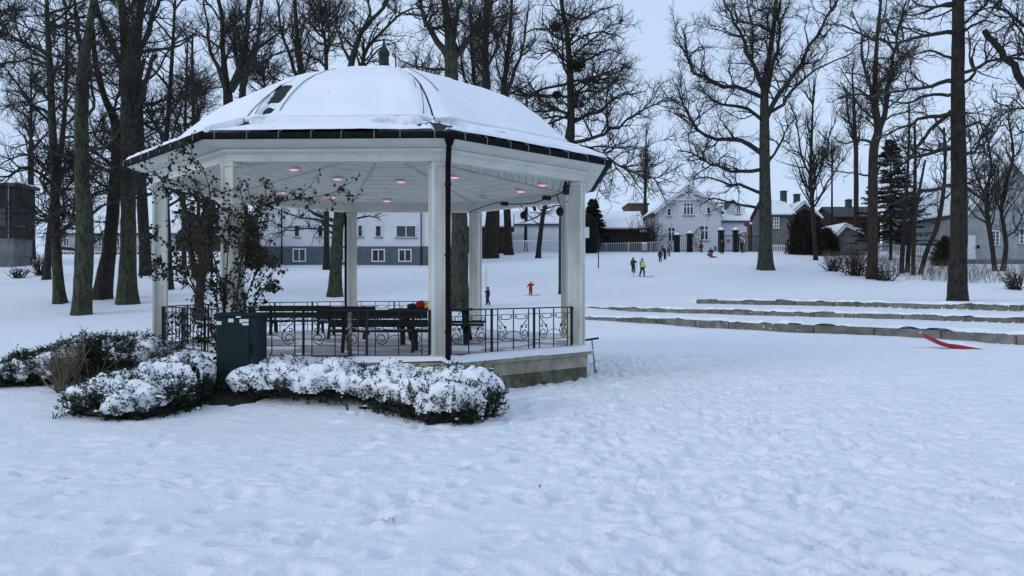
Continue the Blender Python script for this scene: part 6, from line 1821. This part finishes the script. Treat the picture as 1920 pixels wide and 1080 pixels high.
def ivy():
    rng = np.random.default_rng(23)
    off = np.array(T_ivy.location); Y = T_ivy.location.y; k = Y / F
    P = []
    for pts, n in ((((376, 560), (384, 480), (394, 390)), 26), (((366, 510), (352, 430), (341, 340)), 18), (((386, 460), (400, 420), (398, 378)), 16)):
        c = catmull([np.array(PX(x, y, Y)) for x, y in pts], 10)
        for i in range(n):
            P.append(c + rng.normal(0, .16, 3) + np.cumsum(rng.normal(0, .035, (10, 3)), 0))
    V, Q = leaves_on(np.stack(P), rng, 34, .13, .09)
    o = link("ivy_leaves", np_mesh("ivy_leaves", V - off, Q, M['leaf_brown'], smooth=False), T_ivy); o["kind"] = "stuff"
    cap = MB(); t = PX(395, 371, Y); cap.lathe([(.20, 0), (.23, .05), (.16, .14), (.05, .17)], t - Vector((0, 0, .03)), 9); cap.build("snow_cap", M['snow_soft'], T_ivy, smooth=True)
ivy()

def shrub(lab, px, py, w, h, Y, n, leafn, seed, m='leaf_brown', leaf=.05, name="shrub", lm='limb', group=None, wid=None):
    rng = np.random.default_rng(seed)
    c = PX(px, py, Y); c.z = Gs(c.x, Y)
    W = w * Y / F; H = h * Y / F
    root = empty(name, c, lab, "shrub", group)
    S = np.stack([rng.normal(0, W * .10, n), rng.normal(0, W * .10, n), np.full(n, -.05)], -1)
    d = nrm(np.stack([rng.normal(0, W / H * .35, n), rng.normal(0, W / H * .35, n), np.ones(n)], -1))
    pts = [S]
    for j in range(6): d = nrm(d + rng.normal(0, .16, (n, 3))); pts.append(pts[-1] + d * (H * rng.uniform(.7, 1.1, (n, 1)) / 6))
    P = np.stack(pts, 1); R = np.linspace(.014, .004, 7)[None] * np.ones((n, 1)) * (Y / 13) ** .6
    V, Q = tubes(P, R, 4, rng)
    o = link("stems", np_mesh("stems", V, Q, M[lm]), root)
    if n > 40: o["kind"] = "stuff"
    A, AR = sprout(rng, P, R, 4.5 / max(H, .6), .2, 1, .4, .1 * H, .5 * H, (20, 60), 5, .2, .05, .003 * (Y / 13) ** .7, .02)
    if len(A):
        V, Q = tubes(A, AR, 3, rng); o = link("side_twigs", np_mesh("side_twigs", V, Q, M[lm]), root); o["kind"] = "stuff"
        if leafn:
            V, Q = leaves_on(A, rng, leafn, leaf, leaf * .4)
            o = link("leaves", np_mesh("leaves", V, Q, M[m], smooth=False), root); o["kind"] = "stuff"
    return root
shrub("leafy brown tipped rose bush growing against the left end post", 262, 650, 70, 78, 14.3, 16, 9, 3, 'leaf', .055)
shrub("tall thin dry stalks standing out of the dark hedge on the left", 168, 668, 130, 118, 13.1, 13, 0, 4, lm='stalk')
shrub("brown dead stems in front of the dark hedge on the left", 118, 712, 70, 95, 12.6, 34, 0, 5, lm='stalk')
shrub("thin arching rose shoot with a few leaves over the dark hedge", 105, 640, 30, 60, 13.6, 3, 5, 6, 'leaf', .06)
for i, (px, py, Y, n, lab) in enumerate(((705, 752, 10.9, 6, "few dead twigs poking through the snow in front of the gazebo hedge"), (735, 748, 11.0, 5, "small tuft of dead twigs close to the hedge's dark hollow"),
                                        (655, 748, 11.0, 3, "two short dead twigs in the snow before the middle of the hedge"), (100, 770, 10.6, 4, "thin broken twigs lying in the snow left of the snow laden hedge"),
                                        (972, 722, 14.2, 3, "short dark twig in the snow beside the gazebo plinth"), (1013, 893, 6.9, 3, "tiny dry twig lying in the trampled snow"))):
    shrub(lab, px, py, 16, 26 if i < 5 else 10, Y, n, 0, 60 + i, name="dead_twigs", group="dead twigs in the snow")
# scrub on the right
for i, (px, py, w, h, Y, n, lab) in enumerate(((1605, 492, 90, 55, 62, 60, "pale twiggy bush left of the forked tree"), (1560, 486, 60, 30, 66, 40, "low twiggy bush between oak and forked tree"),
        (1660, 500, 70, 34, 58, 40, "low twiggy bush right of the forked tree"), (75, 492, 40, 45, 62, 40, "brown twiggy shrub by the dark timber house"), (35, 500, 40, 25, 60, 30, "low shrub in the snow before the timber house"),
        (1905, 520, 60, 40, 52, 36, "twiggy bush at the right edge in front of the stucco house"), (1215, 462, 60, 75, 95, 50, "twiggy bush beside the white gabled house"))):
    shrub(lab, px, py, w, h, Y, n, 3, 80 + i, 'leaf_brown', .06, lm='nest', group="twiggy bushes in the background")
def dense_bush(lab, px, py, w, h, Y, n, seed, m, leaf, name="bush", cat="bush", box=False):
    rng = np.random.default_rng(seed)
    W = w * Y / F / 2; H = h * Y / F
    c = PX(px, py, Y); c.z = Gs(c.x, Y)
    root = empty(name, c, lab, cat, "bushes in the gardens behind")
    ns, na = 24, 14
    th = np.linspace(0, 2 * np.pi, ns, endpoint=False); ph = np.linspace(0, 1, na)
    rr = (np.clip(1 - ph ** (6 if box else 2.4), 0, 1)) ** .5
    X = W * rr[None] * np.cos(th)[:, None]; Yy = min(W, 1.2) * rr[None] * np.sin(th)[:, None]; Z = np.repeat((ph * H)[None], ns, 0) - .1
    b = 1 + (fbm(np.cos(th)[:, None] * 2 + Z * .9, np.sin(th)[:, None] * 2 + Z * .4, seed, 3) - .5) * 1.3
    S = np.stack([X * b, Yy * b, Z], -1)
    idx = np.arange(ns * na).reshape(ns, na); nx = np.roll(idx, -1, 0)
    Q = np.stack([idx[:, :-1], nx[:, :-1], nx[:, 1:], idx[:, 1:]], -1).reshape(-1, 4)
    link("core", np_mesh("core", S.reshape(-1, 3) * np.array([.9, .9, .95]), Q, M['hedge_brown']), root)
    i = rng.integers(0, ns, n); j = rng.integers(0, na - 1, n); f = rng.random((n, 1))
    p = S[i, j] * (1 - f) + S[i, j + 1] * f
    d = nrm(nrm(p * np.array([1, 1, .4])) + np.array([0, 0, .3]) + rng.normal(0, .5, (n, 3)))
    V, Qs = shoots(p - d * leaf, d, rng.uniform(2, 5, n) * leaf, rng, 7, leaf * 1.6, leaf * .4)
    o = link("foliage", np_mesh("foliage", V, Qs, M[m], smooth=False), root); o["kind"] = "stuff"
dense_bush("dense brown hedge clump between the chimney house and the slender upswept tree", 1508, 470, 52, 82, 88, 1500, 3, 'hedge_brown', .10, box=True)
dense_bush("lower dense brown bush right of the slender upswept tree", 1548, 470, 40, 50, 86, 900, 4, 'hedge_brown', .10)
dense_bush("dark evergreen bush beside the white door of the stucco house", 1772, 486, 34, 52, 72, 900, 5, 'yew', .09)
dense_bush("dark evergreen bush between gazebo post and garage", 1104, 470, 36, 70, 91, 900, 6, 'yew', .10)
dense_bush("brown leafy hedge behind the climbing rose", 462, 492, 60, 85, 70, 1300, 7, 'leaf_brown', .09)
def scrub():
    rng = np.random.default_rng(5)
    n = 1500
    px = rng.uniform(1545, 2050, n)
    lo = np.interp(px, [1545, 1640, 1700, 1800, 2050], [492, 503, 524, 532, 530])
    py = lo - rng.random(n) ** 1.4 * np.interp(px, [1545, 1700, 2050], [8, 26, 34])
    S = []
    ys = np.arange(35, 90, .25)
    for a, b in zip(px, py):
        g = G((a - 960) / F * ys, ys); q = CZ - (b - 540) / F * ys
        h = np.nonzero(q <= g)[0]; Y = ys[h[0]] if len(h) else 60
        S.append((wpx(a, Y), Y, Gs(wpx(a, Y), Y) - .05))
    S = np.array(S)
    d = nrm(np.stack([rng.normal(0, .22, n), rng.normal(0, .22, n), np.ones(n)], -1)); L = rng.uniform(.35, 1.35, (n, 1))
    P = [S]
    for j in range(3): d = nrm(d + rng.normal(0, .13, (n, 3))); P.append(P[-1] + d * L / 3)
    P = np.stack(P, 1); R = np.linspace(.013, .006, 4)[None] * np.ones((n, 1))
    A, AR = sprout(rng, P, R, 1.6, .3, 1, .4, .1, .5, (20, 60), 3, .2, .05, .005, .02)
    V, Q = join([tubes(P, R, 3, rng), tubes(A, AR, 3, rng)])
    o = link("dry_scrub", np_mesh("dry_scrub", V, Q, M['stalk'])); tag(o, "dry scrub stems standing in the snow on the right bank", "scrub", kind="stuff")
scrub()
